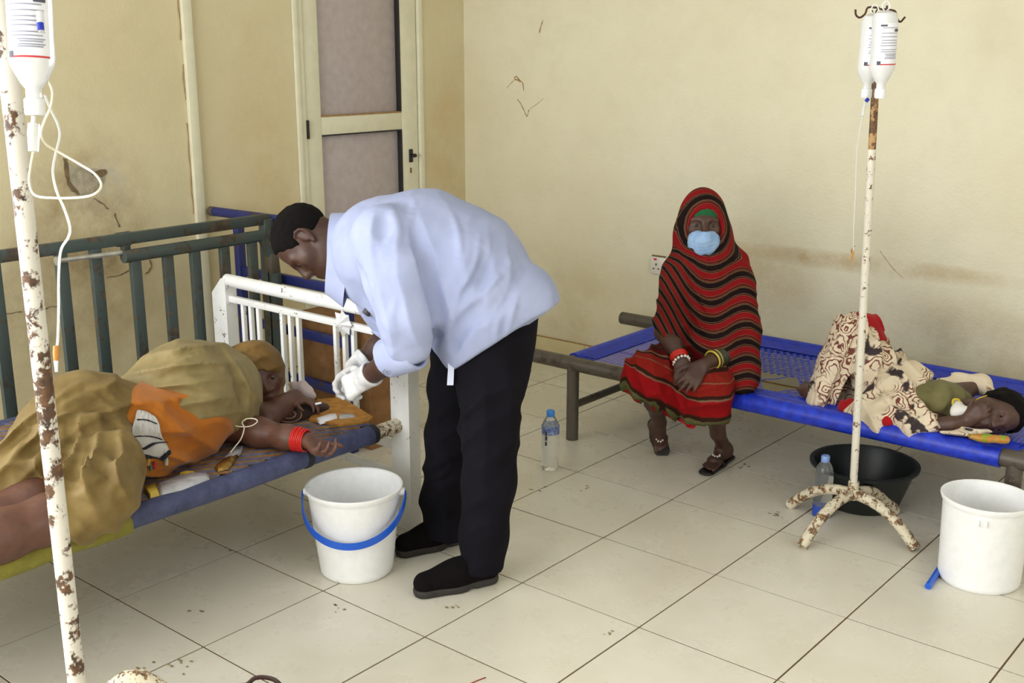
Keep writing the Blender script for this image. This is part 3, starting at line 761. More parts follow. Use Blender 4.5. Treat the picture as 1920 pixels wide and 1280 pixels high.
loop2 = [(84, 178), (95, 205), (108, 232), (112, 256), (104, 290), (99, 322), (106, 358), (120, 390), (131, 425), (128, 445), (114, 470), (110, 520), (110, 580), (108, 640), (105, 650)]
MB().tube(spline([PX(u, v, DB-.01+.05*math.sin(i*.8)) for i, (u, v) in enumerate(loop)], 6), .0021, 8).build('tube', 'tube_cream', dl)
MB().tube(spline([PX(u, v, DB+.03+.02*math.sin(i*.6)) for i, (u, v) in enumerate(loop2)], 6), .0023, 8).build('tube', 'drip_plastic', dl)
MB().tube([PX(105, 648, DB+.03), PX(105, 662, DB+.03), PX(105, 676, DB+.03)], [.0048, .0055, .004], 10).build('connector', 'connector_amber', dl)
MB().tube([PX(105, 676, DB+.03), PX(106, 697, DB+.03)], [.004, .0025], 10).build('needle_cap', 'drip_cap', dl)

# ---------- bag strap at the lower frame edge and red thread
m_plain('strap_brown', srgb(62, 36, 26), .6, .2, 20); m_plain('thread_red', srgb(150, 40, 30), .7)
bg = PZ(495, 1300); bagr = thing('shoulder_bag', 'dark brown shoulder bag with strap at the lower frame edge', 'bag', V3(bg[0], bg[1], 0))
rr_ = unit(hd); ff_ = unit(V3(FWD[0], FWD[1], 0))
c = bg-ff_*.30; c[2] = 0
prof = [(.0, 0), (.13, 0), (.15, .03), (.14, .12), (.10, .15), (0, .152)]
m = MB()
for i in range(1): m.lathe([(a, z) for a, z in prof], V3(0, 0, 0), 28)
vv = m.v[0]; vv[:, 1] *= .55; A2 = np.array([rr_, ff_, V3(0, 0, 1)]); m.v[0] = vv@A2+c
m.build('bag_body', 'strap_brown', bagr, 50)
sp_ = spline([c-rr_*.07+V3(0, 0, .14), PX(405, 1305, 2.80), PX(412, 1295, 2.83), PX(440, 1285, 2.86), PX(462, 1283, 2.88), PX(478, 1271, 2.88), PX(500, 1270, 2.88), PX(520, 1278, 2.87), PX(530, 1300, 2.85), c+rr_*.07+V3(0, 0, .14)], 6)
MB().tube(sp_, .006, 8, flat=(FWD, .5)).build('strap', 'strap_brown', bagr)
th_ = MB().tube([PZ(882, 1281, .0015), PZ(896, 1275, .0015), PZ(911, 1269.5, .0015)], .0014, 6).build('red_thread', 'thread_red'); tag(th_, 'short red thread lying on the floor at the bottom edge', 'thread')
# ================================================================== ORGANIC SURFACES (distance fields -> one continuous mesh)
def pr(px, d): return px*d/FPX
_cs = [(rng.normal(size=3), rng.random()*6.28) for _ in range(24)]
def wob(P, freq, n=6, seed=0):
    """smooth pseudo noise in about -1..1"""
    s = 0
    for i in range(n):
        k, ph = _cs[(i+seed*5) % 24]; s = s+np.sin(P@(k*freq)+ph+seed)
    return s/(n**.5*1.2)
class SDF:
    def __init__(s): s.ops = []
    def _add(s, fn, lo, hi, k, op): s.ops.append((fn, np.asarray(lo), np.asarray(hi), k, op)); return s
    def cap(s, a, b, ra, rb=None, k=.02, sq=None, op='u'):
        a, b = np.asarray(a, float), np.asarray(b, float); rb = ra if rb is None else rb
        if np.linalg.norm(b-a) < 1e-6: b = a+V3(0, 0, 1e-5)
        def fn(P, a=a, b=b, ra=ra, rb=rb, sq=sq):
            Q = P-a; d = b-a
            if sq is not None:
                n, f = sq; n = np.asarray(n); Q = Q+(f-1)*(Q@n)[:, None]*n; d = d+(f-1)*(d@n)*n
            t = np.clip((Q@d)/(d@d), 0, 1)
            e = Q-t[:, None]*d
            return np.sqrt((e*e).sum(1))-(ra+(rb-ra)*t)
        R = max(ra, rb)*(1.0 if sq is None else max(1, 1/sq[1]))
        return s._add(fn, np.minimum(a, b)-R, np.maximum(a, b)+R, k, op)
    def ell(s, c, rad, axes=None, k=.02, op='u'):
        c = np.asarray(c, float); rad = np.asarray(rad, float); A = np.eye(3) if axes is None else np.asarray(axes, float)
        def fn(P):
            q = (P-c)@A.T; k0 = np.sqrt(((q/rad)**2).sum(1)); k1 = np.sqrt(((q/rad**2)**2).sum(1))+1e-9
            return np.where(k0 < 1e-3, -rad.min(), k0*(k0-1)/k1)
        R = rad.max(); return s._add(fn, c-R, c+R, k, op)
    def chain(s, pts, rads, k=.02, sq=None, op='u'):
        for i in range(len(pts)-1): s.cap(pts[i], pts[i+1], rads[i], rads[i+1], k, sq, op)
        return s
    def pxchain(s, rows, k=.02, sq=None, op='u'):
        """rows of (u, v, depth, radius in pixels)"""
        return s.chain([PX(u, v, d) for u, v, d, r in rows], [pr(r, d) for u, v, d, r in rows], k, sq, op)
    def half(s, p, n, k=.006, op='i'):
        """keep the side the normal points away from"""
        p, n = np.asarray(p, float), unit(n)
        return s._add(lambda P: (P-p)@n, np.full(3, -1e9), np.full(3, 1e9), k, op)
    def pxcut(s, p0, p1, inside, k=.006, op='i', tilt=0.0):
        """cut by the plane through two pixels and the viewing depth; keeps the side with pixel `inside`"""
        a, b, c = PX(*p0), PX(*p1), PX(*inside)
        n = np.cross(b-a, FWD+UPV*tilt); n = unit(n)
        if (c-a)@n > 0: n = -n
        return s.half(a, n, k, op)
    def disp(s, fn): s.ops.append((fn, None, None, 0, 'd')); return s
    def __call__(s, P):
        P = np.asarray(P, float); out = np.empty(len(P))
        for i in range(0, len(P), 16000):
            out[i:i+16000] = s._ev(P[i:i+16000])
        return out
    def _ev(s, P):
        lo, hi = P.min(0)-.07, P.max(0)+.07
        d = np.full(len(P), 9.0)
        for fn, a, b, k, op in s.ops:
            if op == 'd': d = d+fn(P); continue
            if op in 'us' and ((a > hi).any() or (b < lo).any()): continue
            e = fn(P)
            if op == 'u':
                h = np.clip(.5+.5*(e-d)/k, 0, 1); d = e+(d-e)*h-k*h*(1-h)
            else:
                if op == 's': e = -e
                h = np.clip(.5-.5*(e-d)/k, 0, 1); d = e+(d-e)*h+k*h*(1-h)
        return d
    def bounds(s):
        L = [o for o in s.ops if o[4] == 'u']
        return np.min([o[1] for o in L], 0)-.012, np.max([o[2] for o in L], 0)+.012
    def hit(s, u, v, d0=2.0, d1=6.5):
        r = ray(u, v); t = np.arange(d0, d1, .004); P = CAM+r*t[:, None]
        q = s(P) if len(P) < 16000 else s(P)
        i = np.argmax(q < 0)
        if q[i] >= 0: return None
        p = P[i]; e = .004
        g = s(np.array([p+V3(e, 0, 0), p+V3(0, e, 0), p+V3(0, 0, e), p-V3(e, 0, 0), p-V3(0, e, 0), p-V3(0, 0, e)])); n = unit(g[:3]-g[3:])
        return p, n
    def fold(s, px, r, k=None, op='u', lift=.25):
        """a ridge (or with op='s' a groove) laid on the surface along a pixel polyline; r in metres"""
        k = r*1.2 if k is None else k
        H = [s.hit(u, v) for u, v in spline(np.array(px, float), 4)]; H = [h for h in H if h is not None]
        if len(H) < 2: return s
        P = np.array([p+n*((lift-1)*r if op == 'u' else (1-lift)*r*.9) for p, n in H]); n = len(P)
        w = np.sin(np.linspace(.35, math.pi-.35, n))**.6*r
        for i in range(0, n-1): s.cap(P[i], P[i+1], w[i], w[i+1], k, None, op)
        return s
    def ridges(s, L, r, **kw):
        for px in L: s.fold(px, r, **kw)
        return s
def folds(S, t, w, lam, amp, seed=0, warp=.55, at=None, mask=9, p=1.4):
    """creases running along t, spaced lam across w; at=(centre, radius) keeps them local"""
    t, w = unit(t), unit(w)
    def fn(P):
        Q = P-.75*(P@t)[:, None]*t
        ph = 2*math.pi*(P@w)/lam+warp*2*math.pi*wob(Q, 9, 6, seed)+.25*wob(P, 30, 5, seed+1)
        r = 1-np.abs(np.sin(ph/2)); v = r**p-.35
        m = np.clip(.55+.75*wob(P, mask, 5, seed+2), 0, 1.2)
        if at is not None:
            c, R = at; m = m*np.exp(-((P-c)**2).sum(1)/(R*R))
        return -1.9*amp*v*m
    S.disp(fn); return S
def skin_mesh(name, S, mat, parent, h=.006, attrs=None, lo=None, hi=None, smooth_it=2):
    a, b = S.bounds()
    if lo is not None: a = np.maximum(a, lo); b = np.minimum(b, hi)
    B = 4; n = (np.ceil((b-a)/h/B).astype(int)+1)*B
    nb = n//B
    ci = np.stack(np.meshgrid(*[np.arange(q) for q in nb], indexing='ij'), -1).reshape(-1, 3)
    cc = a+(ci*B+(B-1)/2)*h
    # coarse pass in x-slabs for culling
    dc = S(cc)
    act = np.abs(dc) < 1.9*(B*.866*h+1.2*h)
    V = np.repeat(np.repeat(np.repeat(dc.reshape(nb), B, 0), B, 1), B, 2).astype(np.float32)
    V = np.where(V < 0, -1, 1).astype(np.float32)
    off = np.stack(np.meshgrid(*[np.arange(B)]*3, indexing='ij'), -1).reshape(-1, 3)
    ab = ci[act]
    idx = (ab[:, None, :]*B+off[None]).reshape(-1, 3)
    V[idx[:, 0], idx[:, 1], idx[:, 2]] = S(a+idx*h)
    ins = V < 0
    c8 = np.zeros(tuple(n-1), np.int8)
    for o in off[(off < 2).all(1)]: c8 += ins[o[0]:n[0]-1+o[0], o[1]:n[1]-1+o[1], o[2]:n[2]-1+o[2]]
    cell = (c8 > 0) & (c8 < 8)
    cid = np.argwhere(cell); m = len(cid)
    mp = np.full(cell.shape, -1, np.int32); mp[cell] = np.arange(m)
    C8 = np.array([(i, j, k) for i in (0, 1) for j in (0, 1) for k in (0, 1)])
    vals = np.stack([V[tuple((cid+o).T)] for o in C8], 1)
    acc = np.zeros((m, 3)); cnt = np.zeros(m)
    for i in range(8):
        for ax in (4, 2, 1):
            j = i | ax
            if j == i: continue
            va, vb = vals[:, i], vals[:, j]; x = (va < 0) != (vb < 0)
            t = np.where(x, va/(va-vb+1e-12), 0)
            acc += np.where(x[:, None], C8[i]+(C8[j]-C8[i])*t[:, None], 0); cnt += x
    vtx = a+(cid+acc/cnt[:, None])*h
    F = []
    for ax in range(3):
        o1, o2 = [(1, 2), (2, 0), (0, 1)][ax]
        sl0 = [slice(None)]*3; sl1 = [slice(None)]*3; sl0[ax] = slice(0, -1); sl1[ax] = slice(1, None)
        ch = ins[tuple(sl0)] != ins[tuple(sl1)]
        e = np.argwhere(ch); e = e[(e[:, o1] > 0) & (e[:, o2] > 0) & (e[:, o1] < n[o1]-1) & (e[:, o2] < n[o2]-1)]
        q = []
        for d1, d2 in ((-1, -1), (0, -1), (0, 0), (-1, 0)):
            t = e.copy(); t[:, o1] += d1; t[:, o2] += d2; q.append(mp[tuple(t.T)])
        q = np.stack(q, 1); flip = ~ins[tuple(e.T)]
        q[flip] = q[flip][:, ::-1]; q = q[(q >= 0).all(1)]; F.append(q)
    F = np.concatenate(F)
    for _ in range(smooth_it):       # light relaxation along the mesh
        s_ = np.zeros_like(vtx); c_ = np.zeros(m)
        for i in range(4):
            p0, p1 = F[:, i], F[:, (i+1) % 4]
            np.add.at(s_, p0, vtx[p1]); np.add.at(c_, p0, 1); np.add.at(s_, p1, vtx[p0]); np.add.at(c_, p1, 1)
        vtx = vtx*.5+.5*s_/np.maximum(c_, 1)[:, None]
    if parent is not None: o0 = origin_of(parent)
    else: o0 = np.array([vtx[:, 0].mean(), vtx[:, 1].mean(), vtx[:, 2].min()])
    me = bpy.data.meshes.new(name)
    me.vertices.add(m); me.vertices.foreach_set('co', (vtx-o0).astype(np.float32).ravel())
    nf = len(F); me.loops.add(nf*4); me.loops.foreach_set('vertex_index', F.astype(np.int32).ravel())
    me.polygons.add(nf); me.polygons.foreach_set('loop_start', np.arange(0, nf*4, 4, dtype=np.int32)); me.polygons.foreach_set('loop_total', np.full(nf, 4, np.int32))
    me.polygons.foreach_set('use_smooth', np.ones(nf, bool))
    me.update(calc_edges=True); me.validate()
    for an, fn in (attrs or {}).items():
        at = me.attributes.new(an, 'FLOAT', 'POINT'); at.data.foreach_set('value', np.asarray(fn(vtx), np.float32))
    o = link_mesh(name, me, mat, parent)
    if parent is None: o.location = tuple(o0)
    return o

# ------------------------------------------------------------------ anatomy
def basis(f, u):
    f = unit(f); u = unit(np.asarray(u, float)-f*(f@np.asarray(u, float))); return f, u, np.cross(u, f)
def head_into(S, c, f, u, sc_=1.0, ears=(1, -1), female=False, sockets=True, mouth_open=0):
    F_, U_, L_ = basis(f, u); A = np.array([F_, U_, L_])
    p = lambda x, y, z: np.asarray(c)+sc_*(F_*x+U_*y+L_*z)
    g = sc_
    S.ell(p(-.012, .036, 0), g*V3(.099, .086, .077), A, .03)
    S.ell(p(.032, -.038, 0), g*V3(.062, .083, .059), A, .035)
    for z in (1, -1):
        S.cap(p(-.005, -.052, z*.048), p(.070, -.100, z*.014), g*.020, g*.017, .03)
        S.cap(p(.060, -.018, z*.044), p(.045, -.02, z*.055), g*.019, g*.017, .025)
        S.cap(p(.081, .020, z*.014), p(.070, .020, z*.045), g*.013, g*.011, .014)
    S.cap(p(.080, -.101, .004), p(.080, -.101, -.004), g*.017, None, .02)
    if sockets:
        for z in (1, -1): S.ell(p(.092, .000, z*.032), g*V3(.014, .013, .019), A, .012, 's')
    for z in (1, -1): S.ell(p(.072, -.001, z*.032), g*V3(.0135, .0125, .0145), A, .004)
    S.cap(p(.086, .012, 0), p(.107, -.030, 0), g*.0085, g*.0125, .012)
    for z in (1, -1): S.cap(p(.098, -.036, z*.013), p(.095, -.036, z*.016), g*.0085, None, .008)
    for z in (1, -1): S.cap(p(.0935, -.0605, 0), p(.083, -.0635, z*.022), g*.0075, g*.004, .006); S.cap(p(.092, -.0745-mouth_open, 0), p(.081, -.070-mouth_open, z*.020), g*.0085, g*.0045, .006)
    for z in ears:
        e = [(.004, .030), (-.010, .034), (-.024, .024), (-.026, .004), (-.017, -.016), (-.006, -.030)]
        pts = [p(x+.004, y, z*(.080+.010*(i in (1, 2, 3)))) for i, (x, y) in enumerate(e)]
        S.chain(pts, [g*.005]*5+[g*.0065], .004)
        S.ell(p(-.008, .003, z*.077), g*V3(.017, .026, .008), A, .008)
        S.cap(p(.004, -.002, z*.077), p(.002, -.008, z*.079), g*.005, None, .006)
    return p, A
def eyes_for(parent, p, A, g=1.0, look=(1, 0, 0), sides=(1, -1)):
    for z in sides:
        c = p(.0722, -.001, z*.032); 
        d = unit(A.T@np.array(look, float))
        MB().lathe([(0, -.0125*g)]+[(.0125*g*math.sin(t), -.0125*g*math.cos(t)) for t in np.linspace(.3, 2.65, 9)]+[(0, .0125*g)], c, 16, d).build('eyeball', 'eye_white', parent, 80)
        MB().lathe([(.0070*g, .0107*g), (.0062*g, .0114*g), (.003*g, .0127*g), (0, .0130*g)], c, 14, d).build('iris', 'eye_dark', parent, 80)
def hand_into(S, w, along, back, thumb, size=1.0, curls=((.5, .6, .4),)*4, tcurl=.3, grow=0.0, spread=.12, thumb_dir=None, k=.008, palm=True):
    A_ = unit(along); N_ = unit(np.asarray(back, float)-A_*(A_@np.asarray(back, float))); T_ = np.cross(A_, N_)
    if T_@np.asarray(thumb, float) < 0: T_ = -T_
    g = size; w = np.asarray(w, float)
    P = lambda a, t, n: w+g*(A_*a+T_*t+N_*n)
    if palm:
        for t0, t1 in ((.020, .030), (.006, .010), (-.008, -.011), (-.020, -.029)):
            S.cap(P(.010, t0, 0), P(.082, t1, .002), g*.0135+grow, g*.0125+grow, .014)
        S.cap(P(.02, .022, -.008), P(.055, .032, -.010), g*.014+grow, g*.012+grow, .014)
    lens = (.070, .078, .072, .056); offs = (.031, .0105, -.0105, -.030)
    if len(curls) == 1: curls = curls*4
    tips = []
    for i in range(4):
        c1, c2, c3 = curls[i]; L = lens[i]; base = P(.086-(.006 if i in (0, 2) else 0)-(.014 if i == 3 else 0), offs[i], .003)
        d = unit(A_+T_*(offs[i]/.03)*spread); ang = 0; q = base
        for seg, (fr_, cu, ra, rb) in enumerate(((.46, c1, .0098, .0088), (.30, c2, .0088, .0080), (.24, c3, .0080, .0068))):
            ang += cu; dd = d*math.cos(ang)-N_*math.sin(ang)
            e = q+g*L*fr_*dd; S.cap(q, e, g*ra+grow, g*rb+grow, .004 if seg else k); q = e
        tips.append(q)
    td = unit(A_*.62+T_*.72-N_*.35) if thumb_dir is None else unit(thumb_dir)
    q = P(.022, .026, -.006)
    for seg, (L, ra, rb) in enumerate(((.040, .0145, .0115), (.030, .0112, .0100), (.025, .0100, .0078))):
        e = q+g*L*td; S.cap(q, e, g*ra+grow, g*rb+grow, .010 if seg == 0 else .004); q = e; td = unit(td*math.cos(tcurl)+(A_*.6-T_*.8)*math.sin(tcurl))
    tips.append(q); return tips
def foot_into(S, ankle, toe, heel, side, g=1.0):
    a = unit(toe-heel); s_ = unit(np.asarray(side)-a*(a@np.asarray(side))); n = np.cross(a, s_); n = n if n@UPV > 0 else -n; L = np.linalg.norm(toe-heel)
    p = lambda f, w, z: heel+a*f*L+s_*w*g+n*z*g
    S.chain([ankle, p(.22, 0, .045)], [.030*g, .033*g], .02); S.cap(p(.10, 0, .026), p(.32, 0, .034), .027*g, .030*g, .02)
    S.cap(p(.25, 0, .045), p(.66, .0, .024), .030*g, .022*g, .03); S.cap(p(.62, .022, .017), p(.62, -.022, .017), .017*g, None, .02)
    for i, (w, l) in enumerate(((.030, 1.0), (.013, .99), (0, .96), (-.013, .92), (-.026, .87))):
        S.cap(p(.66, w*.9, .015), p(l-.04, w*1.15, .011), (.0105 if i == 0 else .0085)*g, (.0095 if i == 0 else .0072)*g, .006)
    return p, L
def m_skin(name, c, rough=.48):
    b = NB(name); d = tuple(x*.72 for x in c); e = tuple(min(1, x*1.22) for x in c)
    b.base(b.ramp(b.noise(22, 5, .6), [(.3, d), (.7, e)])); b.set(Roughness=rough, Subsurface_Weight=.06)
    b.b.inputs['Subsurface Radius'].default_value = (.012, .005, .003)
    b.bump(b.noise(180, 4, .6), .12, .003)
def m_cloth(name, lo, hi, rough=.85, weave=900, bump=.25, nscale=9, sheen=.15, wr=0):
    b = NB(name); b.base(b.ramp(b.noise(nscale, 5, .6), [(.3, lo), (.7, hi)])); b.set(Roughness=rough, Sheen_Weight=sheen, Specular_IOR_Level=.15)
    h = b.noise(weave, 2)
    if wr:
        x = b.n('ShaderNodeTexNoise', _noise_type='RIDGED_MULTIFRACTAL', Scale=wr, Detail=3.0, Roughness=.45); b.l(b.coord(), x.inputs['Vector'])
        h = b.math('ADD', b.math('MULTIPLY', h, .10), b.math('MULTIPLY', x.outputs['Fac'], .55)); b.bump(h, bump*2.0, .006)
    else: b.bump(h, bump, .004)
m_plain('eye_white', srgb(160, 148, 138), .25, .02); m_plain('eye_dark', srgb(22, 14, 10), .15, .02)
m_skin('skin_dark', srgb(74, 48, 38)); m_skin('skin_brown', srgb(98, 64, 50)); m_skin('skin_deep', srgb(82, 56, 48))
b = NB('hair_black'); b.base(b.ramp(b.noise(420, 2), [(.35, srgb(8, 6, 6)), (.7, srgb(24, 20, 19))])); b.set(Roughness=.8, Specular_IOR_Level=.12); b.bump(b.noise(500, 2), .8, .004)
UPI, RTI = UPV, RGT           # image-plane directions used for posing
def IMG(x, y, z=0.0): return RGT*x+UPV*y+FWD*z
# ================================================================== PERSON: man bending over the bed
FH = unit(V3(FWD[0], FWD[1], 0))
feet = (PZ(855, 1100)+PZ(810, 1030))/2
man = thing('person', 'man in light blue shirt, dark trousers and white gloves bending over the bed', 'person', V3(.62, .37, 0))
m_cloth('shirt_blue', srgb(162, 171, 206), srgb(176, 184, 217), .85, 900, .22, 9, 0, 14)
m_cloth('trouser_black', srgb(13, 11, 17), srgb(20, 18, 26), .9, 800, .25, 8, 0, 18)
b = NB('glove_latex'); b.base(b.ramp(b.noise(40, 4), [(.35, srgb(206, 205, 206)), (.7, srgb(232, 232, 232))])); b.set(Roughness=.42, Subsurface_Weight=.1); b.bump(b.math('ADD', b.noise(60, 4), b.noise(150, 3)), .5, .004)
# ---- body (one surface: head, neck, trunk, arms, hands, legs)
S = SDF()
hc = PX(580, 454, 3.68)
hp, HA = head_into(S, hc, IMG(-.30, -.95, -.08), IMG(-.95, .28, .02), 1.03, ears=(1, -1))
S.cap(hp(-.03, -.05, 0), PX(672, 448, 3.67), .056, .062, .04)
TR = [(690, 455, 3.66, 60), (760, 455, 3.64, 82), (850, 500, 3.62, 84), (930, 565, 3.60, 78)]
S.pxchain(TR, .05, (FH, .85))
nW, fW = PX(688, 707, 3.63), PX(671, 684, 3.84)
S.pxchain([(718, 455, 3.50, 36), (768, 560, 3.42, 34), (774, 630, 3.41, 22)], .03); S.chain([PX(774, 630, 3.41), PX(733, 676, 3.50), nW], [.036, .042, .030], .02)
S.pxchain([(705, 470, 3.80, 34), (735, 560, 3.86, 30), (752, 605, 3.88, 24)], .03); S.chain([PX(752, 605, 3.88), PX(712, 648, 3.87), fW], [.043, .040, .029], .02)
aN, bN, tN = PX(618, 748, 3.70)-nW, -FWD+UPV*.35, UPV+RGT*.1
aF, bF, tF = PX(612, 745, 3.78)-fW, UPV*.9-RGT*.4+FWD*.5, -FWD
cN = ((.75, .85, .5), (.70, .9, .5), (.75, .9, .5), (.85, .9, .5)); cF = ((.25, .55, .5), (.45, .7, .5), (.6, .8, .5), (.7, .8, .5))
hand_into(S, nW, aN, bN, tN, 1.0, cN, .35, -.001); hand_into(S, fW, aF, bF, tF, 1.0, cF, .3, -.001)
ank_n, ank_f = V3(.785, .345, .09), V3(.50, .50, .09)
S.chain([PX(930, 600, 3.56), PX(918, 800, 3.56), ank_n], [.09, .06, .042], .04); S.chain([PX(870, 620, 3.72), PX(840, 820, 3.83), ank_f], [.085, .058, .042], .04)
skin_mesh('body', S, 'skin_dark', man, .0055)
# ---- hair
H = SDF(); g = 1.03
H.ell(hp(-.013, .037, 0), g*V3(.104, .091, .0815), HA, .02)
F_, U_, L_ = HA
H.half(hp(.070, .078, 0), F_*.86-U_*.46, .012); H.half(hp(-.02, -.022, 0), -U_*.85+F_*.45, .012)
for z in (1, -1): H.ell(hp(-.004, .0, z*.088), V3(.030, .036, .03), HA, .01, 's')
H.disp(lambda P: .0012*wob(P, 160, 8))
skin_mesh('hair', H, 'hair_black', man, .0045)
eyes_for(man, hp, HA, 1.03, (1, -.1, 0))
# ---- shirt
S = SDF(); sq = (FH, .80)
S.pxchain([(718, 468, 3.66, 98), (795, 478, 3.64, 117), (868, 512, 3.62, 116), (930, 570, 3.60, 100), (985, 570, 3.585, 66)], .05, sq)
S.pxchain([(690, 458, 3.67, 50), (720, 455, 3.66, 80)], .03, sq)
S.pxchain([(850, 560, 3.62, 92), (893, 612, 3.61, 82), (872, 655, 3.58, 46)], .04, (FH, .72))
S.pxchain([(690, 540, 3.66, 34), (760, 575, 3.66, 60)], .05, (FH, .7))
S.pxcut((845, 699, 3.6), (1050, 567, 3.6), (800, 450, 3.6), .008)
S.pxchain([(722, 448, 3.47, 66), (750, 530, 3.40, 66), (763, 600, 3.38, 54), (766, 640, 3.40, 44)], .03)
S.pxchain([(700, 470, 3.82, 56), (722, 560, 3.87, 50), (735, 606, 3.88, 38)], .045)
S.cap(PX(716, 646, 3.87), PX(690, 672, 3.87), .06, .06, .01, None, 's')
S.ridges([[(735, 385), (748, 430), (742, 470)], [(778, 376), (770, 415), (776, 470), (795, 540)], [(700, 400), (694, 450), (700, 520), (696, 580)],
          [(1000, 470), (960, 540), (900, 610), (858, 650)], [(965, 480), (925, 530), (880, 560)], [(900, 440), (890, 500), (858, 560), (835, 630)],
          [(690, 520), (715, 590), (730, 622)], [(850, 400), (862, 450), (858, 500)], [(940, 580), (930, 630), (938, 660)], [(970, 560), (950, 630)], [(742, 560), (735, 600), (745, 628)]], .010, lift=.30)
S.ridges([[(772, 410), (786, 470), (805, 530), (818, 600), (812, 650)], [(720, 400), (716, 450)], [(905, 570), (868, 610), (850, 655)], [(800, 470), (815, 540), (822, 600)], [(985, 500), (940, 570), (900, 600)], [(672, 500), (690, 560)], [(915, 480), (905, 520), (870, 560)]], .016, op='s', lift=.35, k=.022)
S.disp(lambda P: .0018*wob(P, 24, 6))
c_ = PX(750, 560, 3.35); folds(S, IMG(.25, -1), IMG(1, .25), .075, .006, 0, .7, (c_, .20))
folds(S, IMG(.9, .45), IMG(-.45, .9), .05, .006, 3, .4, (PX(765, 640, 3.4), .09))
folds(S, IMG(-.55, -.85), IMG(.85, -.55), .11, .008, 1, .7, (PX(920, 560, 3.5), .26)); folds(S, IMG(.1, -1), IMG(1, .1), .12, .005, 2, .6, (PX(830, 450, 3.5), .22))
folds(S, IMG(.2, -1), IMG(1, .2), .08, .006, 4, .5, (PX(690, 520, 3.55), .14))
shirt = skin_mesh('shirt', S, 'shirt_blue', man, .0052)
# cuffs
def cuff(p0, p1, r0, r1, nm='cuff'):
    C = SDF(); p0, p1 = np.array(p0), np.array(p1); a = unit(p1-p0)
    C.cap(p0-a*.02, p1+a*.05, r0, r1, .004); C.half(p1, a, .006); C.half(p0, -a, .006); C.cap(p0-a*.0, p1+a*.3, r0-.012, r1-.009, .004, None, 's')
    C.disp(lambda P: .0015*wob(P, 40, 6))
    return skin_mesh(nm, C, 'shirt_blue', shirt, .004)
cuff(PX(779, 653, 3.41), PX(722, 673, 3.47), .066, .061); cuff(PX(742, 612, 3.88), PX(716, 640, 3.87), .054, .051)
# collar: band round the neck, falling to points at the front
m = MB(); N = 44; rows = []
cc0, cc1, cc2 = PX(622, 462, 3.67), PX(640, 466, 3.67), PX(660, 474, 3.67)
for j, (c_, ru, rd) in enumerate(((cc1, .094, .078), (cc0, .108, .088), (cc2, .130, .122), (cc2-IMG(.004, 0), .122, .114))):
    for t in np.linspace(0, 2*math.pi, N, endpoint=False):
        up = math.sin(t); ext = .045*max(0, -up)**3 if j in (1, 2) else 0
        shift = -.018*max(0, -up)**2 if j else 0
        rows.append(c_+UPV*(ru*up-ext)+FH*rd*math.cos(t)+RGT*(shift+(.010 if j == 2 else 0)*max(0, -up)**2*-1))
f = []
for j in range(3):
    for k in range(N): f.append((j*N+k, j*N+(k+1) % N, (j+1)*N+(k+1) % N, (j+1)*N+k))
o = m.add(rows, f).build('collar', 'shirt_blue', shirt, 80); md = o.modifiers.new('thick', 'SOLIDIFY'); md.thickness = .004; md.offset = 0
# undershirt tail in the side slit
P = [PX(u, v, 3.50) for u, v in [(838, 640), (852, 640), (851, 700), (850, 722), (838, 722), (840, 690)]]
m_cloth('undershirt_white', srgb(206, 212, 236), srgb(222, 228, 246)); MB().poly(P, .006, FWD).build('undershirt_tail', 'undershirt_white', man, 0)
# phone in the chest pocket
ph = MB().box(PX(694, 578, 3.60), (.026, .05, .03), ax=np.array([RGT*.8-UPV*.6, RGT*.6+UPV*.8, FWD]), bevel=.003).build('pocket_phone', 'lock_black', man)
P = [PX(u, v, 3.62) for u, v in [(676, 590), (690, 584), (716, 598), (716, 612), (700, 606)]]
MB().poly(P, .006, FWD).build('pocket_flap', 'shirt_blue', man, 0)
# ---- trousers
S = SDF()
S.pxchain([(930, 560, 3.60, 82), (925, 640, 3.58, 74), (922, 700, 3.57, 64), (917, 800, 3.57, 53), (917, 900, 3.58, 49), (908, 1005, 3.60, 42), (905, 1060, 3.61, 40)], .04)
S.pxchain([(900, 590, 3.68, 74), (862, 660, 3.74, 52), (846, 730, 3.78, 44), (838, 830, 3.83, 38), (830, 930, 3.87, 40), (836, 1010, 3.88, 42)], .03)
S.half((0, 0, .050), (0, 0, -1), .004)
S.ridges([[(868, 780), (880, 770), (900, 752)], [(868, 880), (885, 855), (915, 840)], [(872, 960), (895, 940), (925, 930)], [(866, 735), (872, 790), (866, 850)], [(880, 1000), (905, 985), (930, 985)], [(812, 790), (830, 775), (850, 775)], [(806, 900), (830, 890), (850, 870)], [(812, 950), (835, 960), (858, 945)]], .010, lift=.3)
S.disp(lambda P: .0025*wob(P, 20, 6))
folds(S, IMG(1, .45), IMG(-.45, 1), .13, .006, 2, .9); folds(S, IMG(0, -1), IMG(1, 0), .09, .004, 4, .5)
skin_mesh('trousers', S, 'trouser_black', man, .0065)
# ---- gloves
for nm, (w, a_, b_, t_, cu, tc, wend) in {'n': (nW, aN, bN, tN, cN, .35, PX(697, 700, 3.61)), 'f': (fW, aF, bF, tF, cF, .3, PX(684, 674, 3.845))}.items():
    G = SDF(); hand_into(G, w, a_, b_, t_, 1.0, cu, tc, .0012)
    ax = unit(wend-w); G.cap(w-ax*.015, w+ax*.028, .034, .040, .012); G.cap(w+ax*.020, w+ax*.034, .041, .043, .006); G.half(w+ax*.036, ax, .004)
    G.cap(w+ax*.018, w+ax*.08, .031, .040, .004, None, 's')
    G.disp(lambda P: .0009*wob(P, 110, 8)); skin_mesh('glove', G, 'glove_latex', man, .0035)
cn = MB().tube([PX(592, 757, 3.74), PX(602, 755, 3.73)], .0035, 8).build('cannula', 'drip_cap'); tag(cn, 'small white cannula between the gloved fingers', 'cannula')
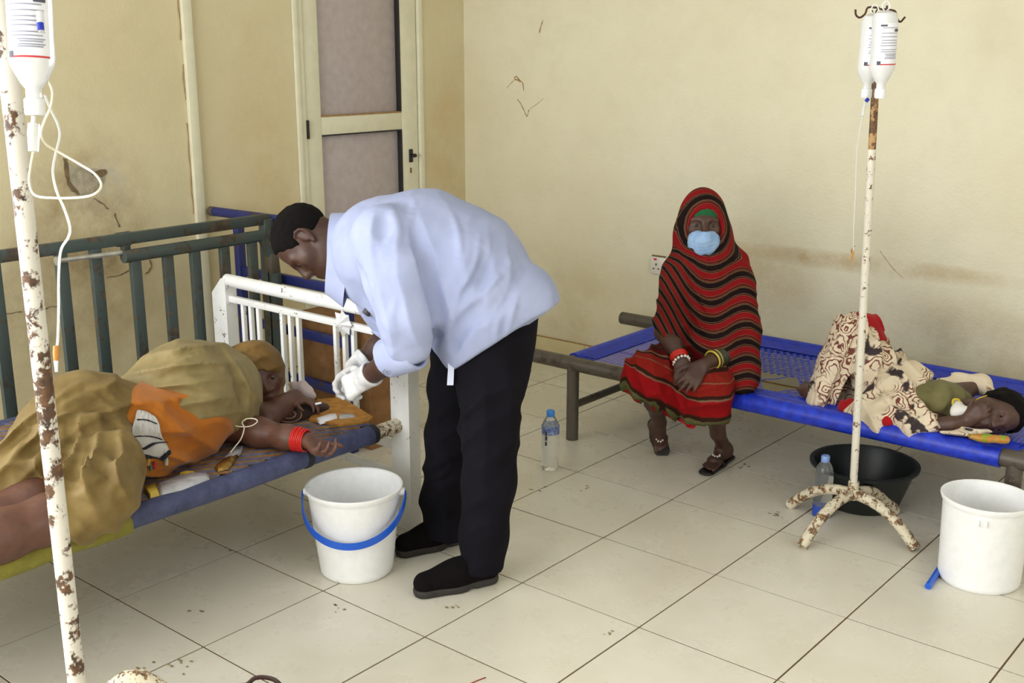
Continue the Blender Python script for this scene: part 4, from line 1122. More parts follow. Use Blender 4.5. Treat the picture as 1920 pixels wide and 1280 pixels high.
# ---- shoes
m_plain('shoe_black', srgb(16, 13, 14), .9, .3, 60, .4, bscale=300, Specular_IOR_Level=.12); m_plain('sole_black', srgb(46, 42, 40), .7, .2, 40)
def shoe(toe, heel):
    t, h_ = np.array(toe), np.array(heel); L = np.linalg.norm(t-h_); a = unit(t-h_); s_ = np.cross((0, 0, 1), a)
    p = lambda f, w, z: h_+a*f*L+s_*w+V3(0, 0, z)
    S = SDF()
    S.cap(p(.14, 0, .047), p(.5, 0, .046), .040, .042, .03); S.cap(p(.5, 0, .046), p(.86, 0, .040), .044, .036, .03)
    S.cap(p(.12, 0, .05), p(.18, 0, .085), .036, .034, .02); S.cap(p(.25, 0, .075), p(.62, 0, .050), .036, .032, .03)
    S.half(p(0, 0, .018), (0, 0, -1), .004); S.cap(p(.20, 0, .13), p(.22, 0, .09), .033, .03, .01, None, 's')
    up = skin_mesh('shoe', S, 'shoe_black', man, .005)
    B = SDF(); sq = (V3(0, 0, 1), 2.2)
    B.cap(p(.13, 0, .016), p(.5, 0, .016), .040, .043, .02); B.cap(p(.5, 0, .016), p(.86, 0, .018), .046, .037, .02); B.half(p(0, 0, .0), (0, 0, -1), .002); B.half(p(0, 0, .028), (0, 0, 1), .004)
    B.cap(p(.36, -.1, -.004), p(.36, .1, -.004), .012, None, .006, None, 's')
    skin_mesh('sole', B, 'sole_black', up, .005)
shoe((.700, .150, 0), (.820, .418, 0)); shoe((.452, .318, 0), (.535, .590, 0))
# ================================================================== PERSON: woman in olive lying on the white bed
def lay(rows, z=None):
    """rows of (u, v, z, r px) -> world points, radii"""
    P = [PZ(u, v, zz) for u, v, zz, r in rows]; return P, [pr(r, DEP(p)) for p, (_, _, _, r) in zip(P, rows)]
pat = thing('person', 'woman in olive and orange robes lying on the white iron bed, arm hanging out', 'person', V3(0, -.3, .41))
def olive(name, lo, hi, wr=22):
    b = NB(name); b.base(b.ramp(b.noise(7, 5, .6), [(.3, lo), (.7, hi)])); b.set(Roughness=.6, Sheen_Weight=.05, Specular_IOR_Level=.3)
    x = b.n('ShaderNodeTexNoise', _noise_type='RIDGED_MULTIFRACTAL', Scale=wr*.7, Detail=3.0, Roughness=.45); b.l(b.coord(), x.inputs['Vector'])
    b.bump(b.math('ADD', b.math('MULTIPLY', b.noise(700, 2), .12), b.math('MULTIPLY', x.outputs['Fac'], .6)), .5, .006)
olive('robe_olive', srgb(98, 77, 36), srgb(138, 116, 66)); olive('shawl_olive', srgb(116, 100, 60), srgb(148, 132, 88)); olive('scarf_gold', srgb(96, 70, 28), srgb(134, 102, 50), 30)
m_cloth('dress_orange', srgb(156, 88, 22), srgb(184, 112, 34), .75, 900, .25, 8, .2, 15)
# ---- body
S = SDF()
hcp = PX(488, 702, 4.00)
fP, uP = -FWD*.88+RGT*.36-UPV*.24, -RGT*.36+UPV*.93
hpp, HAp = head_into(S, hcp, fP, uP, .95, ears=())
S.cap(hpp(-.02, -.05, 0), PZ(425, 735, .53), .05, .055, .04)
P, r = lay([(405, 745, .54, 60), (350, 765, .55, 78), (265, 806, .53, 68), (175, 815, .54, 80)]); S.chain(P, r, .05)
wr_p = PX(577, 826, 3.585)
S.chain([PZ(398, 775, .52), PZ(430, 795, .475), PZ(487, 811, .46), PX(540, 820, 3.61), wr_p], [.060, .052, .046, .037, .027], .03)
lw = PZ(552, 745, .47)
S.chain([PZ(440, 745, .50), PZ(500, 785, .44), PZ(526, 765, .455), lw], [.050, .038, .036, .031], .025)
hand_into(S, lw, PZ(592, 757, .455)-lw, UPV+RGT*.2, -FWD, .76, ((.3, .5, .4),), .3)
hand_into(S, wr_p, PX(612, 856, 3.52)-wr_p, -UPV*.75+FWD*.25-RGT*.55, RGT*.7+UPV*.8-FWD*.3, .92, ((.95, .75, .3), (.55, .75, .4), (.55, .8, .4), (.65, .8, .4)), .35, 0, .10)
P, r = lay([(175, 815, .52, 50), (195, 890, .50, 40), (180, 938, .475, 40)]); S.chain(P, r, .04)
P, r = lay([(180, 938, .475, 40), (95, 972, .465, 46), (0, 1005, .458, 48), (-180, 1082, .452, 38), (-330, 1150, .45, 32)]); S.chain(P, r, .03)
a_ = P[-1]; foot_into(S, a_, a_+V3(.12, -.14, -.012), a_+V3(-.03, .045, -.012), (0, 0, 1), .95)
P, r = lay([(150, 830, .50, 50), (140, 905, .47, 40), (60, 945, .46, 44), (-120, 1003, .452, 38), (-270, 1052, .45, 32)]); S.chain(P, r, .03)
a_ = P[-1]; foot_into(S, a_, a_+V3(.10, -.16, -.012), a_+V3(-.03, .045, -.012), (0, 0, 1), .95)
skin_mesh('body', S, 'skin_brown', pat, .0055)
eyes_for(pat, hpp, HAp, .95, (1, -.15, 0))
# ---- orange dress
S = SDF()
P, r = lay([(392, 760, .55, 66), (345, 782, .535, 82), (265, 812, .53, 82), (190, 826, .54, 90)]); S.chain(P, r, .05)
P, r = lay([(70, 908, .475, 38), (-40, 935, .47, 40)]); S.chain(P, r, .03)
S.ridges([[(300, 760), (330, 790), (345, 830)], [(270, 745), (310, 765), (350, 775)], [(300, 840), (340, 850), (375, 840)], [(262, 880), (300, 880), (350, 860)], [(320, 745), (345, 765)]], .009, lift=.3)
S.disp(lambda P: .002*wob(P, 22, 6))
folds(S, IMG(.7, -.7), IMG(.7, .7), .07, .012, 1, .6); folds(S, IMG(1, -.1), IMG(.1, 1), .09, .008, 3, .6)
So = S; dress = skin_mesh('orange_dress', S, 'dress_orange', pat, .0055)
# ---- robe over hips and legs
S = SDF()
P, r = lay([(232, 790, .56, 76), (165, 800, .57, 103), (100, 850, .545, 90)]); S.chain(P, r, .05)
P, r = lay([(120, 840, .54, 88), (40, 885, .52, 56), (-40, 915, .50, 52)]); S.chain(P, r, .05)
P, r = lay([(170, 825, .54, 88), (195, 880, .52, 66), (180, 930, .495, 66), (150, 965, .465, 52)]); S.chain(P, r, .05)
P, r = lay([(215, 840, .53, 46), (212, 912, .49, 42)]); S.chain(P, r, .04)
S.ridges([[(105, 745), (150, 722), (200, 735), (238, 768)], [(112, 762), (165, 742), (215, 765)], [(108, 832), (140, 802), (185, 780), (238, 782)], [(238, 786), (242, 830), (236, 880)], [(228, 790), (230, 840), (222, 890)],
          [(150, 800), (158, 850), (150, 885)], [(112, 838), (130, 880), (180, 900), (200, 890)], [(118, 905), (160, 893), (198, 897)], [(112, 930), (150, 925), (175, 935)], [(60, 830), (85, 800), (110, 780)], [(20, 850), (50, 820), (75, 790)], [(30, 870), (70, 880), (100, 860)],
          [(120, 960), (150, 985), (140, 1000)], [(200, 850), (215, 890), (205, 930)]], .013, lift=.35)
S.ridges([[(112, 820), (150, 812), (200, 798), (232, 800)], [(165, 850), (190, 880)], [(120, 885), (160, 880)], [(45, 850), (75, 830)], [(120, 775), (170, 760), (210, 785)]], .014, op='s', lift=.4, k=.02)
S.disp(lambda P: .0025*wob(P, 20, 6))
folds(S, IMG(1, .35), IMG(-.35, 1), .075, .018, 0, .6, (PX(160, 740, 3.2), .24)); folds(S, IMG(.25, -1), IMG(1, .25), .065, .020, 2, .6, (PX(185, 900, 3.0), .22)); folds(S, IMG(.7, .7), IMG(.7, -.7), .07, .016, 4, .6, (PX(50, 850, 3.1), .22))
skin_mesh('olive_robe', S, 'robe_olive', pat, .0055)
# ---- shawl over the shoulders
S = SDF()
P, r = lay([(285, 744, .60, 64), (345, 737, .605, 96), (402, 735, .58, 84), (430, 728, .55, 54)]); S.chain(P, r, .05)
S.pxcut((225, 716, 3.6), (480, 802, 3.9), (350, 650, 3.7), .012)
P, r = lay([(428, 712, .58, 44), (448, 745, .55, 28), (462, 778, .49, 20)]); S.chain(P, r, .03)
P, r = lay([(425, 690, .60, 36), (436, 705, .59, 30)]); S.chain(P, r, .03)
S.ridges([[(240, 716), (300, 700), (360, 665), (410, 658)], [(245, 722), (310, 712), (370, 700), (440, 690)], [(300, 735), (350, 745), (400, 750), (455, 765)], [(425, 660), (445, 690), (460, 730), (466, 770)], [(440, 668), (462, 695), (478, 730)], [(300, 672), (350, 655)], [(330, 725), (380, 735), (430, 745)]], .011, lift=.35)
S.ridges([[(290, 720), (350, 700), (410, 690)], [(440, 690), (455, 730), (458, 760)], [(270, 730), (330, 735), (390, 745)]], .014, op='s', lift=.4, k=.02)
S.disp(lambda P: .002*wob(P, 22, 6))
folds(S, IMG(1, .15), IMG(-.15, 1), .06, .015, 5, .55, (PX(350, 700, 3.5), .26)); folds(S, IMG(.55, -.85), IMG(.85, .55), .05, .015, 1, .5, (PX(440, 720, 3.7), .16))
skin_mesh('olive_shawl', S, 'shawl_olive', pat, .0052)
# ---- head scarf with opening for the face
S = SDF(); F_, U_, L_ = HAp
S.ell(hpp(-.012, .026, 0), .95*V3(.113, .106, .096), HAp, .03); S.cap(hpp(-.04, .0, .0), PX(432, 682, 4.02), .080, .055, .04); S.cap(hpp(-.02, -.05, 0), PX(488, 770, 3.92), .07, .05, .03); S.cap(hpp(.045, -.075, .0), PX(478, 775, 3.9), .052, .04, .03)
S.ell(hpp(.112, -.016, 0), .95*V3(.095, .058, .060), HAp, .010, 's')
S.ridges([[(420, 662), (455, 652), (505, 658)], [(415, 672), (450, 662), (500, 668)], [(440, 685), (470, 668), (505, 672)], [(430, 650), (470, 643)]], .009, lift=.35)
folds(S, IMG(.85, .5), IMG(-.5, .85), .055, .006, 2, .6)
skin_mesh('head_scarf', S, 'scarf_gold', pat, .005)
# ---- red bangles
m_plain('bangle_red', srgb(196, 30, 22), .25, .15, 90)
ax = unit(wr_p-PX(540, 820, 3.61)); Af = frame(ax)
for k in range(7):
    c = wr_p-ax*(.044-.0062*k)+V3(0, 0, .002*((k % 2)-.5)); a = np.arange(28)*2*math.pi/28; rad = .0375-.0006*k
    MB().tube(c+np.cos(a)[:, None]*Af[0]*rad+np.sin(a)[:, None]*Af[1]*rad, .0034, 7, closed=True).build('bangle', 'bangle_red', pat, 80)
# ---- striped woven pouch lying against the dress
def surf_patch(S, grid, off, th, name, mat, parent=None, n=10, zmin=None, sm=60):
    """grid: 2 rows of pixels (top, bottom) interpolated and dropped onto the surface"""
    top = spline(np.array(grid[0], float), 6); bot = spline(np.array(grid[1], float), 6)
    k = max(len(top), len(bot)); f = lambda A: np.array([np.interp(np.linspace(0, 1, k), np.linspace(0, 1, len(A)), A[:, i]) for i in (0, 1)]).T
    top, bot = f(top), f(bot); V = []; nr = n+1
    for j in range(nr):
        for i in range(k):
            u, v = top[i]+(bot[i]-top[i])*j/n
            if callable(S): h = S.hit(u, v)
            else: h = (PZ(u, v, S), V3(0, 0, 1))
            if h is None: h = (V[-1] if V else PX(u, v, 3.5), -FWD)
            p = h[0]+h[1]*off if V is not None else None
            V.append(p)
    f_ = [(j*k+i, j*k+i+1, (j+1)*k+i+1, (j+1)*k+i) for j in range(n) for i in range(k-1)]
    o = MB().add(V, f_).build(name, mat, parent, sm)
    md = o.modifiers.new('thick', 'SOLIDIFY'); md.thickness = th; md.offset = 0
    return o
m_cloth('weave_white', srgb(176, 172, 166), srgb(200, 196, 190), .9, 500, .5); m_cloth('weave_black', srgb(28, 25, 30), srgb(44, 40, 46), .9, 500, .4)
po = thing('woven_pouch', 'small white and black striped woven pouch with coloured tassels on the orange dress', 'pouch', PX(280, 850, 3.3))
def pr_(a, b, mat, nm, off=.011, th=.006): return surf_patch(So, (a, b), off, th, nm, mat, po)
pr_([(257, 768), (274, 772), (289, 782)], [(243, 815), (250, 840), (270, 857), (298, 855), (312, 848)], 'weave_white', 'pouch_cloth')
for a, b in (([(254, 791), (272, 791), (290, 799)], [(253, 793), (272, 793.5), (291, 801.5)]), ([(247, 814), (275, 812), (299, 818)], [(247, 817), (275, 815), (300, 821)]), ([(245, 829), (275, 833), (308, 826)], [(245, 832), (275, 836), (309, 829)])):
    pr_(a, b, 'weave_black', 'stripe', .0155, .003)
pr_([(242, 835), (252, 846), (272, 856), (296, 853), (312, 846)], [(246, 842), (256, 853), (272, 861), (298, 859), (313, 851)], 'weave_black', 'border', .0155, .004)
for k, (u, v, mt) in enumerate([(262, 866, 'tassel_pale'), (273, 862, 'tassel_gold'), (281, 868, 'tassel_green'), (289, 866, 'tassel_red'), (310, 858, 'tassel_pale'), (254, 855, 'tassel_gold')]):
    if mt not in M: m_plain(mt, dict(tassel_pale=srgb(170, 170, 160), tassel_gold=srgb(170, 120, 40), tassel_green=srgb(70, 90, 70), tassel_red=srgb(170, 30, 34))[mt], .8)
    h = So.hit(u, v) or (PX(u, v, 3.3), -FWD)
    MB().tube([h[0]+h[1]*.012+UPV*.012, h[0]+h[1]*.012, h[0]+h[1]*.010-UPV*.014], [.0025, .006, .005], 8).build('tassel', mt, po)
# ---- things lying on the bed
b = NB('wrapper_plastic'); b.base(b.ramp(b.noise(30, 4), [(.35, srgb(188, 188, 192)), (.65, srgb(220, 220, 224))])); b.set(Roughness=.25); b.b.inputs['Transmission Weight'].default_value = .25; b.bump(b.noise(45, 4), .6, .006)
m_plain('wrapper_yellow', srgb(206, 176, 66), .35, .15, 30, .4, bscale=60); b = NB('foil_gold'); b.base(b.ramp(b.noise(50, 3), [(.35, srgb(120, 84, 34)), (.7, srgb(196, 160, 84))])); b.set(Roughness=.25, Metallic=.75); b.bump(b.noise(70, 3), .7, .006)
ZD = ZB+.030
def wrapper(name, label, cat, parts, th=.012):
    q = np.mean([PZ(u, v, ZD) for u, v in parts[0][1]], 0); r_ = thing(name, label, cat, q)
    for nm, poly, mat in parts:
        P = np.array([PZ(u, v, ZD) for u, v in poly]); c = P.mean(0); n = len(P)
        V = np.vstack([P, (P-c)*.86+c+V3(0, 0, th), c+V3(0, 0, th*1.15)]); f = [(i, (i+1) % n, n+(i+1) % n, n+i) for i in range(n)]+[(n+i, n+(i+1) % n, 2*n) for i in range(n)]+[tuple(range(n))[::-1]]
        MB().add(V, f).build(nm, mat, r_, 70)
    return r_
wrapper('infusion_wrapper', 'clear infusion wrapper with yellow ends on the wrapped bed rail', 'wrapper', [('pouch', [(294, 912), (330, 898), (360, 890), (392, 891), (393, 900), (340, 922), (300, 932)], 'wrapper_plastic'), ('yellow_end', [(270, 918), (292, 911), (300, 931), (282, 935)], 'wrapper_yellow'), ('yellow_edge', [(336, 893), (350, 888), (366, 890), (350, 896)], 'wrapper_yellow')])
wrapper('foil_blister', 'gold foil blister pack lying beside the outstretched arm', 'pack', [('foil', [(402, 878), (420, 864), (445, 850), (448, 856), (428, 880), (408, 884)], 'foil_gold'), ('clear_front', [(420, 862), (440, 842), (456, 838), (452, 850), (434, 868)], 'wrapper_plastic')], .010)
wrapper('needle_wrapper', 'white needle wrapper on the ochre mat under the gloved hands', 'wrapper', [('paper', [(592, 787), (618, 779), (632, 778), (634, 786), (600, 796)], 'label_white'), ('clear_end', [(634, 780), (662, 778), (668, 784), (636, 788)], 'wrapper_plastic')], .008)
ti = SDF(); ti.pxchain([(553, 722, 4.10, 9), (566, 728, 4.10, 13), (582, 742, 4.09, 11)], .02); ti.disp(lambda P: .004*wob(P, 90, 8)); 
m_cloth('tissue_pink', srgb(204, 186, 188), srgb(222, 206, 206)); tag(skin_mesh('tissue', ti, 'tissue_pink', None, .004), 'crumpled pinkish tissue between the patient hand and headboard', 'tissue')
# patterned dark cloth with spiral under the far hand
m_cloth('cloth_maroon', srgb(42, 26, 24), srgb(62, 38, 34)); m_cloth('motif_tan', srgb(128, 98, 66), srgb(150, 118, 84)); m_cloth('motif_yellow', srgb(170, 158, 92), srgb(190, 178, 112))
pc = thing('patterned_cloth', 'dark maroon cloth with tan spiral motif at the head of the bed', 'cloth', PZ(545, 775, ZD))
S = SDF(); P, r = lay([(500, 786, .418, 28), (545, 775, .420, 38), (592, 764, .42, 26)]); S.chain(P, r, .03, (V3(0, 0, 1), 3.2)); S.disp(lambda P: .003*wob(P, 40, 6)); skin_mesh('cloth', S, 'cloth_maroon', pc, .005)
sp_ = []
for t in np.linspace(.4, 5.0*math.pi, 70):
    h = S.hit(543+1.75*t*math.cos(t), 776+1.05*t*math.sin(t)); 
    if h: sp_.append(h[0]+h[1]*.001)
MB().tube(sp_, .0032, 6, flat=(V3(0, 0, 1), .5)).build('spiral_motif', 'motif_tan', pc)
for poly in ([(500, 790), (520, 774), (532, 776), (512, 800)], [(505, 806), (528, 798), (536, 804), (512, 812)]):
    MB().poly([PZ(u, v, ZD+.006) for u, v in poly], .004, (0, 0, 1)).build('leaf_motif', 'motif_yellow', pc, 0)
# loose drip line looped over the arm
q = [(418, 778), (430, 792), (446, 799), (468, 799), (482, 791), (478, 785), (462, 785), (454, 792), (458, 802), (452, 822), (440, 838), (432, 848)]
MBt = MB().tube(spline([PX(u, v, 3.585+.01*math.sin(i)) for i, (u, v) in enumerate(q)], 6), .0019, 7).build('drip_tube', 'tube_cream'); tag(MBt, 'thin white drip tube curled over the outstretched arm', 'tube')
# ================================================================== PERSON: seated woman in striped shawl
wom = thing('person', 'woman in red and black striped shawl and blue face mask sitting on the charpoy', 'person', V3(.75, 1.65, 0))
def stripes(name, stops, period, attr='stripe', rough=.85):
    b = NB(name); a = b.attr(attr).outputs['Fac']
    j = b.math('ADD', b.math('MULTIPLY', a, 1/period), b.math('MULTIPLY', b.math('SUBTRACT', b.noise(40, 3), .5), .007/period))
    fr_ = b.math('FRACT', j); c = b.ramp(fr_, stops, 'CONSTANT')
    c = b.mix(b.ramp(b.noise(320, 2), [(.3, (0, 0, 0)), (.7, (.35, .35, .35))]), c, (.03, .012, .01))
    b.base(c); b.set(Roughness=rough, Sheen_Weight=0.0, Specular_IOR_Level=.12)
    x = b.n('ShaderNodeTexNoise', _noise_type='RIDGED_MULTIFRACTAL', Scale=17.0, Detail=3.0, Roughness=.45); b.l(b.coord(), x.inputs['Vector']); b.bump(b.math('ADD', b.math('MULTIPLY', b.noise(600, 2), .12), b.math('MULTIPLY', x.outputs['Fac'], .6)), .5, .006)
RED, DRED, BLK, CRM, OLV, BRN = srgb(142, 18, 24), srgb(92, 20, 18), srgb(20, 12, 14), srgb(134, 98, 76), srgb(74, 56, 28), srgb(52, 28, 18)
stripes('shawl_striped', [(0, RED), (.20, CRM), (.225, BRN), (.30, CRM), (.325, BLK), (.64, CRM), (.665, OLV), (.72, CRM), (.745, DRED), (.86, CRM), (.88, RED)], .066)
stripes('skirt_striped', [(0, srgb(164, 16, 26)), (.085, srgb(78, 92, 48)), (.105, srgb(104, 100, 66)), (.135, BRN), (.17, srgb(130, 24, 20)), (.18, srgb(160, 14, 22)), (.33, CRM), (.345, BRN), (.375, srgb(148, 32, 24)), (.47, CRM), (.48, srgb(140, 36, 26)), (.55, BRN), (.575, CRM), (.60, DRED), (.68, BRN), (.70, OLV), (.73, DRED), (.80, BLK), (.88, DRED)], .46)
# ---- body
S = SDF(); hcw = PX(1317, 420, 4.44)
hpw, HAw = head_into(S, hcw, -FWD*.97-RGT*.06-UPV*.16, UPV*.98-FWD*.15+RGT*.02, 1.0, ears=())
S.cap(hpw(-.02, -.06, 0), PX(1325, 510, 4.5), .05, .058, .04)
S.pxchain([(1326, 525, 4.50, 48), (1328, 600, 4.52, 52), (1330, 672, 4.54, 58)], .05)
kL, kR = PX(1214, 714, 4.44), PX(1324, 734, 4.34)
aL, aR = PX(1236, 792, 4.72), PX(1346, 812, 4.56)
S.chain([PX(1315, 680, 4.54), kL, PX(1228, 752, 4.58), aL], [.06, .045, .040, .029], .03); S.chain([PX(1345, 685, 4.52), kR, PX(1343, 775, 4.46), aR], [.06, .045, .042, .030], .03)
wL, wR = PX(1277, 676, 4.27), PX(1318, 684, 4.24)
S.chain([PX(1268, 540, 4.46), PX(1246, 622, 4.40), PX(1262, 645, 4.33), wL], [.042, .038, .034, .025], .02)
S.chain([PX(1385, 540, 4.46), PX(1385, 650, 4.38), PX(1350, 667, 4.30), wR], [.042, .038, .032, .024], .02)
hand_into(S, wL, PX(1281, 725, 4.24)-wL, -FWD-RGT*.1, RGT, .84, ((.5, .8, .6), (.55, .9, .6), (.5, .8, .6), (.5, .8, .6)), .35)
hand_into(S, wR, PX(1283, 730, 4.19)-wR, -FWD+UPV*.2, -RGT*.4+UPV*.9, .86, ((.25, .35, .3), (.2, .3, .3), (.15, .3, .2), (.1, .25, .2)), .35)
tL, hL = PZ(1243, 847, .014), PX(1226, 792, 4.80); tR, hR = PZ(1322, 884, .014), PZ(1368, 852, .014)
pL, LL = foot_into(S, aL, tL, hL, -RGT, .9); pR, LR = foot_into(S, aR, tR, hR, RGT, .9)
skin_mesh('body', S, 'skin_dark', wom, .005)
eyes_for(wom, hpw, HAw, 1.0, (1, .02, .05))
# ---- under-scarf, mask, shawl
S = SDF(); m_cloth('scarf_green', srgb(24, 78, 46), srgb(40, 104, 62)); F_, U_, L_ = HAw
S.ell(hpw(-.012, .030, 0), .99*V3(.106, .094, .084), HAw, .02); S.ell(hpw(.115, -.026, 0), .99*V3(.085, .066, .058), HAw, .010, 's'); S.half(hpw(0, -.03, 0), -U_, .01)
skin_mesh('green_underscarf', S, 'scarf_green', wom, .005)
S = SDF(); b = NB('mask_blue'); b.base(b.ramp(b.noise(20, 3), [(.35, srgb(132, 170, 220)), (.65, srgb(166, 196, 232))])); b.set(Roughness=.7)
S.ell(hpw(.056, -.068, 0), .99*V3(.064, .068, .070), HAw, .02); S.cap(hpw(.108, -.03, 0), hpw(.108, -.05, 0), .015, .02, .03)
S.half(hpw(0, -.014, 0), U_+F_*.05, .004); S.half(hpw(.015, 0, 0), -F_, .004)
S.disp(lambda P: .0022*np.abs(np.sin(((P-hcw)@U_)*210+1.5*wob(P, 40, 4)))+.0008*wob(P, 60, 5)); mk = skin_mesh('face_mask', S, 'mask_blue', wom, .004)
MB().tube(spline([hpw(.05, -.03, .068), hpw(.02, -.015, .085), hpw(-.01, .0, .088)], 5), .0014, 6).build('ear_loop', 'drip_cap', mk); MB().tube(spline([hpw(.05, -.03, -.068), hpw(.02, -.015, -.085), hpw(-.01, .0, -.088)], 5), .0014, 6).build('ear_loop', 'drip_cap', mk)
S = SDF()
S.pxchain([(1323, 520, 4.49, 62), (1327, 575, 4.50, 78), (1328, 640, 4.50, 82)], .05, (FH, 1.0))
S.cap(PX(1280, 528, 4.47), PX(1376, 524, 4.47), pr(38, 4.47), pr(37, 4.47), .05)
S.pxchain([(1266, 545, 4.45, 30), (1256, 600, 4.40, 26), (1262, 640, 4.36, 24)], .04)
S.pxcut((1228, 634, 4.4), (1322, 684, 4.4), (1320, 560, 4.4), .008)
S.pxchain([(1385, 545, 4.45, 30), (1390, 620, 4.41, 34), (1388, 690, 4.38, 34), (1392, 712, 4.36, 30)], .04)
S.pxchain([(1340, 640, 4.34, 40), (1352, 655, 4.34, 36)], .05)
S.pxcut((1320, 735, 4.4), (1440, 748, 4.4), (1320, 560, 4.4), .01)
S.ell(hpw(-.020, .012, 0), V3(.124, .132, .094), HAw, .03)
S.pxchain([(1320, 455, 4.46, 54), (1322, 500, 4.47, 60)], .05)
S.cap(hpw(-.03, -.05, -.035), PX(1388, 486, 4.50), .060, .030, .05); S.cap(hpw(-.01, -.06, .034), PX(1268, 505, 4.47), .058, .042, .06)
S.ell(hpw(.135, -.022, .004), V3(.118, .094, .0755), HAw, .010, 's')
S.ridges([[(1258, 500), (1266, 560), (1285, 610), (1310, 655)], [(1272, 490), (1290, 560), (1330, 605), (1380, 600)], [(1300, 510), (1330, 535), (1400, 512)], [(1295, 545), (1330, 570), (1405, 545)], [(1300, 590), (1345, 630), (1410, 610)], [(1262, 540), (1262, 600)], [(1275, 440), (1272, 480), (1290, 520)], [(1368, 440), (1360, 475), (1330, 495)]], .009, lift=.3)
S.disp(lambda P: .002*wob(P, 26, 6))
folds(S, IMG(.5, -.85), IMG(.85, .5), .055, .013, 0, .5, (PX(1275, 570, 4.3), .16)); folds(S, IMG(1, -.3), IMG(.3, 1), .06, .011, 2, .5, (PX(1350, 590, 4.3), .18)); folds(S, IMG(0, 1), IMG(1, 0), .04, .007, 4, .4, (PX(1310, 480, 4.35), .12))
def shawl_coord(P):
    x = (P-hcw)@RGT; z = (P-hcw)@UPV; f = -(P-hcw)@FWD
    xs = np.linspace(-.30, .30, 61); gs = np.interp(xs, [-.30, -.19, -.14, -.09, -.03, .03, .08, .13, .18, .30], [-.42, -.21, -.10, .00, .075, .085, .065, .02, .03, .10]); gs = np.convolve(np.pad(gs, 5, 'edge'), np.ones(11)/11, 'valid')
    body = z-(-np.interp(x, xs, gs))*1.0
    rad = np.sqrt((x*1.12)**2+((z+.012)*.95)**2)
    w = np.clip((z+.175)/.10, 0, 1); w = w*w*(3-2*w)
    return (1-w)*(z+np.interp(x, xs, gs))+w*(.075-rad*1.05)+.006*wob(P, 14, 5)
skin_mesh('striped_shawl', S, 'shawl_striped', wom, .005, {'stripe': shawl_coord})
# ---- skirt
S = SDF()
S.pxchain([(1330, 682, 4.52, 70), (1270, 695, 4.46, 58), (1216, 706, 4.40, 50)], .05); S.pxchain([(1345, 690, 4.50, 66), (1322, 726, 4.32, 46)], .05)
S.pxchain([(1216, 712, 4.40, 48), (1240, 742, 4.50, 40), (1262, 772, 4.56, 34)], .04); S.pxchain([(1322, 730, 4.31, 46), (1324, 768, 4.38, 42), (1326, 800, 4.42, 40)], .04); S.pxchain([(1276, 735, 4.42, 44), (1288, 765, 4.46, 36)], .05)
S.pxcut((1168, 735, 4.4), (1292, 797, 4.4), (1300, 700, 4.4), .006); S.pxcut((1280, 796, 4.4), (1370, 794, 4.4), (1300, 700, 4.4), .006)
S.ridges([[(1180, 690), (1230, 680), (1270, 700)], [(1300, 720), (1340, 700), (1365, 720)], [(1190, 730), (1240, 745), (1285, 770)], [(1300, 760), (1335, 755), (1362, 765)], [(1285, 720), (1290, 770)]], .009, lift=.25)
S.disp(lambda P: .002*wob(P, 26, 6))
folds(S, IMG(.3, -1), IMG(1, .3), .06, .010, 3, .5); folds(S, IMG(1, .2), IMG(-.2, 1), .07, .007, 1, .5)
def skirt_coord(P):
    """distance up from the hem along the drape"""
    x = (P-hcw)@RGT; q = (P-PX(1325, 795, 4.40)); hx = np.interp(x, [-.33, -.29, -.24, -.16, -.09, .1], [.165, .10, .075, .035, .0, .0])
    z = q[:, 2]/UPV[2]; back = np.clip(q@FH+.02, 0, 1)
    return z*.95-hx+back*.75+.02+.003*wob(P, 30, 5)
skin_mesh('striped_skirt', S, 'skirt_striped', wom, .0055, {'stripe': skirt_coord})
kn = SDF(); kn.pxchain([(1284, 786, 4.44, 9), (1296, 794, 4.44, 10)], .01); kn.disp(lambda P: .002*wob(P, 90, 6)); m_cloth('hem_red', srgb(178, 24, 32), srgb(200, 36, 44)); skin_mesh('hem_knot', kn, 'hem_red', wom, .004)
# ---- bracelets
m_plain('bead_white', srgb(222, 214, 204), .35, .05); m_plain('bangle_yellow', srgb(200, 176, 70), .35, .1); m_plain('bangle_dark', srgb(46, 46, 28), .4, .2)
def ring(c, ax, r, t, nm, mat, n=26):
    A = frame(ax); a = np.arange(n)*2*math.pi/n; MB().tube(c+np.cos(a)[:, None]*A[0]*r+np.sin(a)[:, None]*A[1]*r, t, 7, closed=True).build(nm, mat, wom, 80)
axL = unit(wL-PX(1262, 645, 4.33)); A = frame(axL)
for k in range(14):
    a = k*2*math.pi/14; c = wL+axL*.004+(A[0]*math.cos(a)+A[1]*math.sin(a))*.0305
    MB().lathe([(0, -.0058)]+[(.0058*math.sin(t), -.0058*math.cos(t)) for t in np.linspace(.5, 2.64, 5)]+[(0, .0058)], c, 8).build('bead', 'bead_white', wom, 80)
for k in range(4): ring(wL-axL*(.010+.006*k), axL, .0295+.001*k, .0034, 'bangle', 'bangle_red')
axR = unit(wR-PX(1350, 667, 4.30)); pR_ = PX(1350, 667, 4.30)
for k, (t, mt) in enumerate([(.44, 'bangle_yellow'), (.36, 'bangle_dark'), (.30, 'bangle_yellow'), (.20, 'bangle_dark'), (.12, 'bangle_dark'), (.04, 'bangle_dark'), (-.05, 'bangle_dark')]):
    ring(pR_+(wR-pR_)*t, axR, .0345+.0008*k, .005 if mt == 'bangle_dark' else .004, 'bangle', mt)
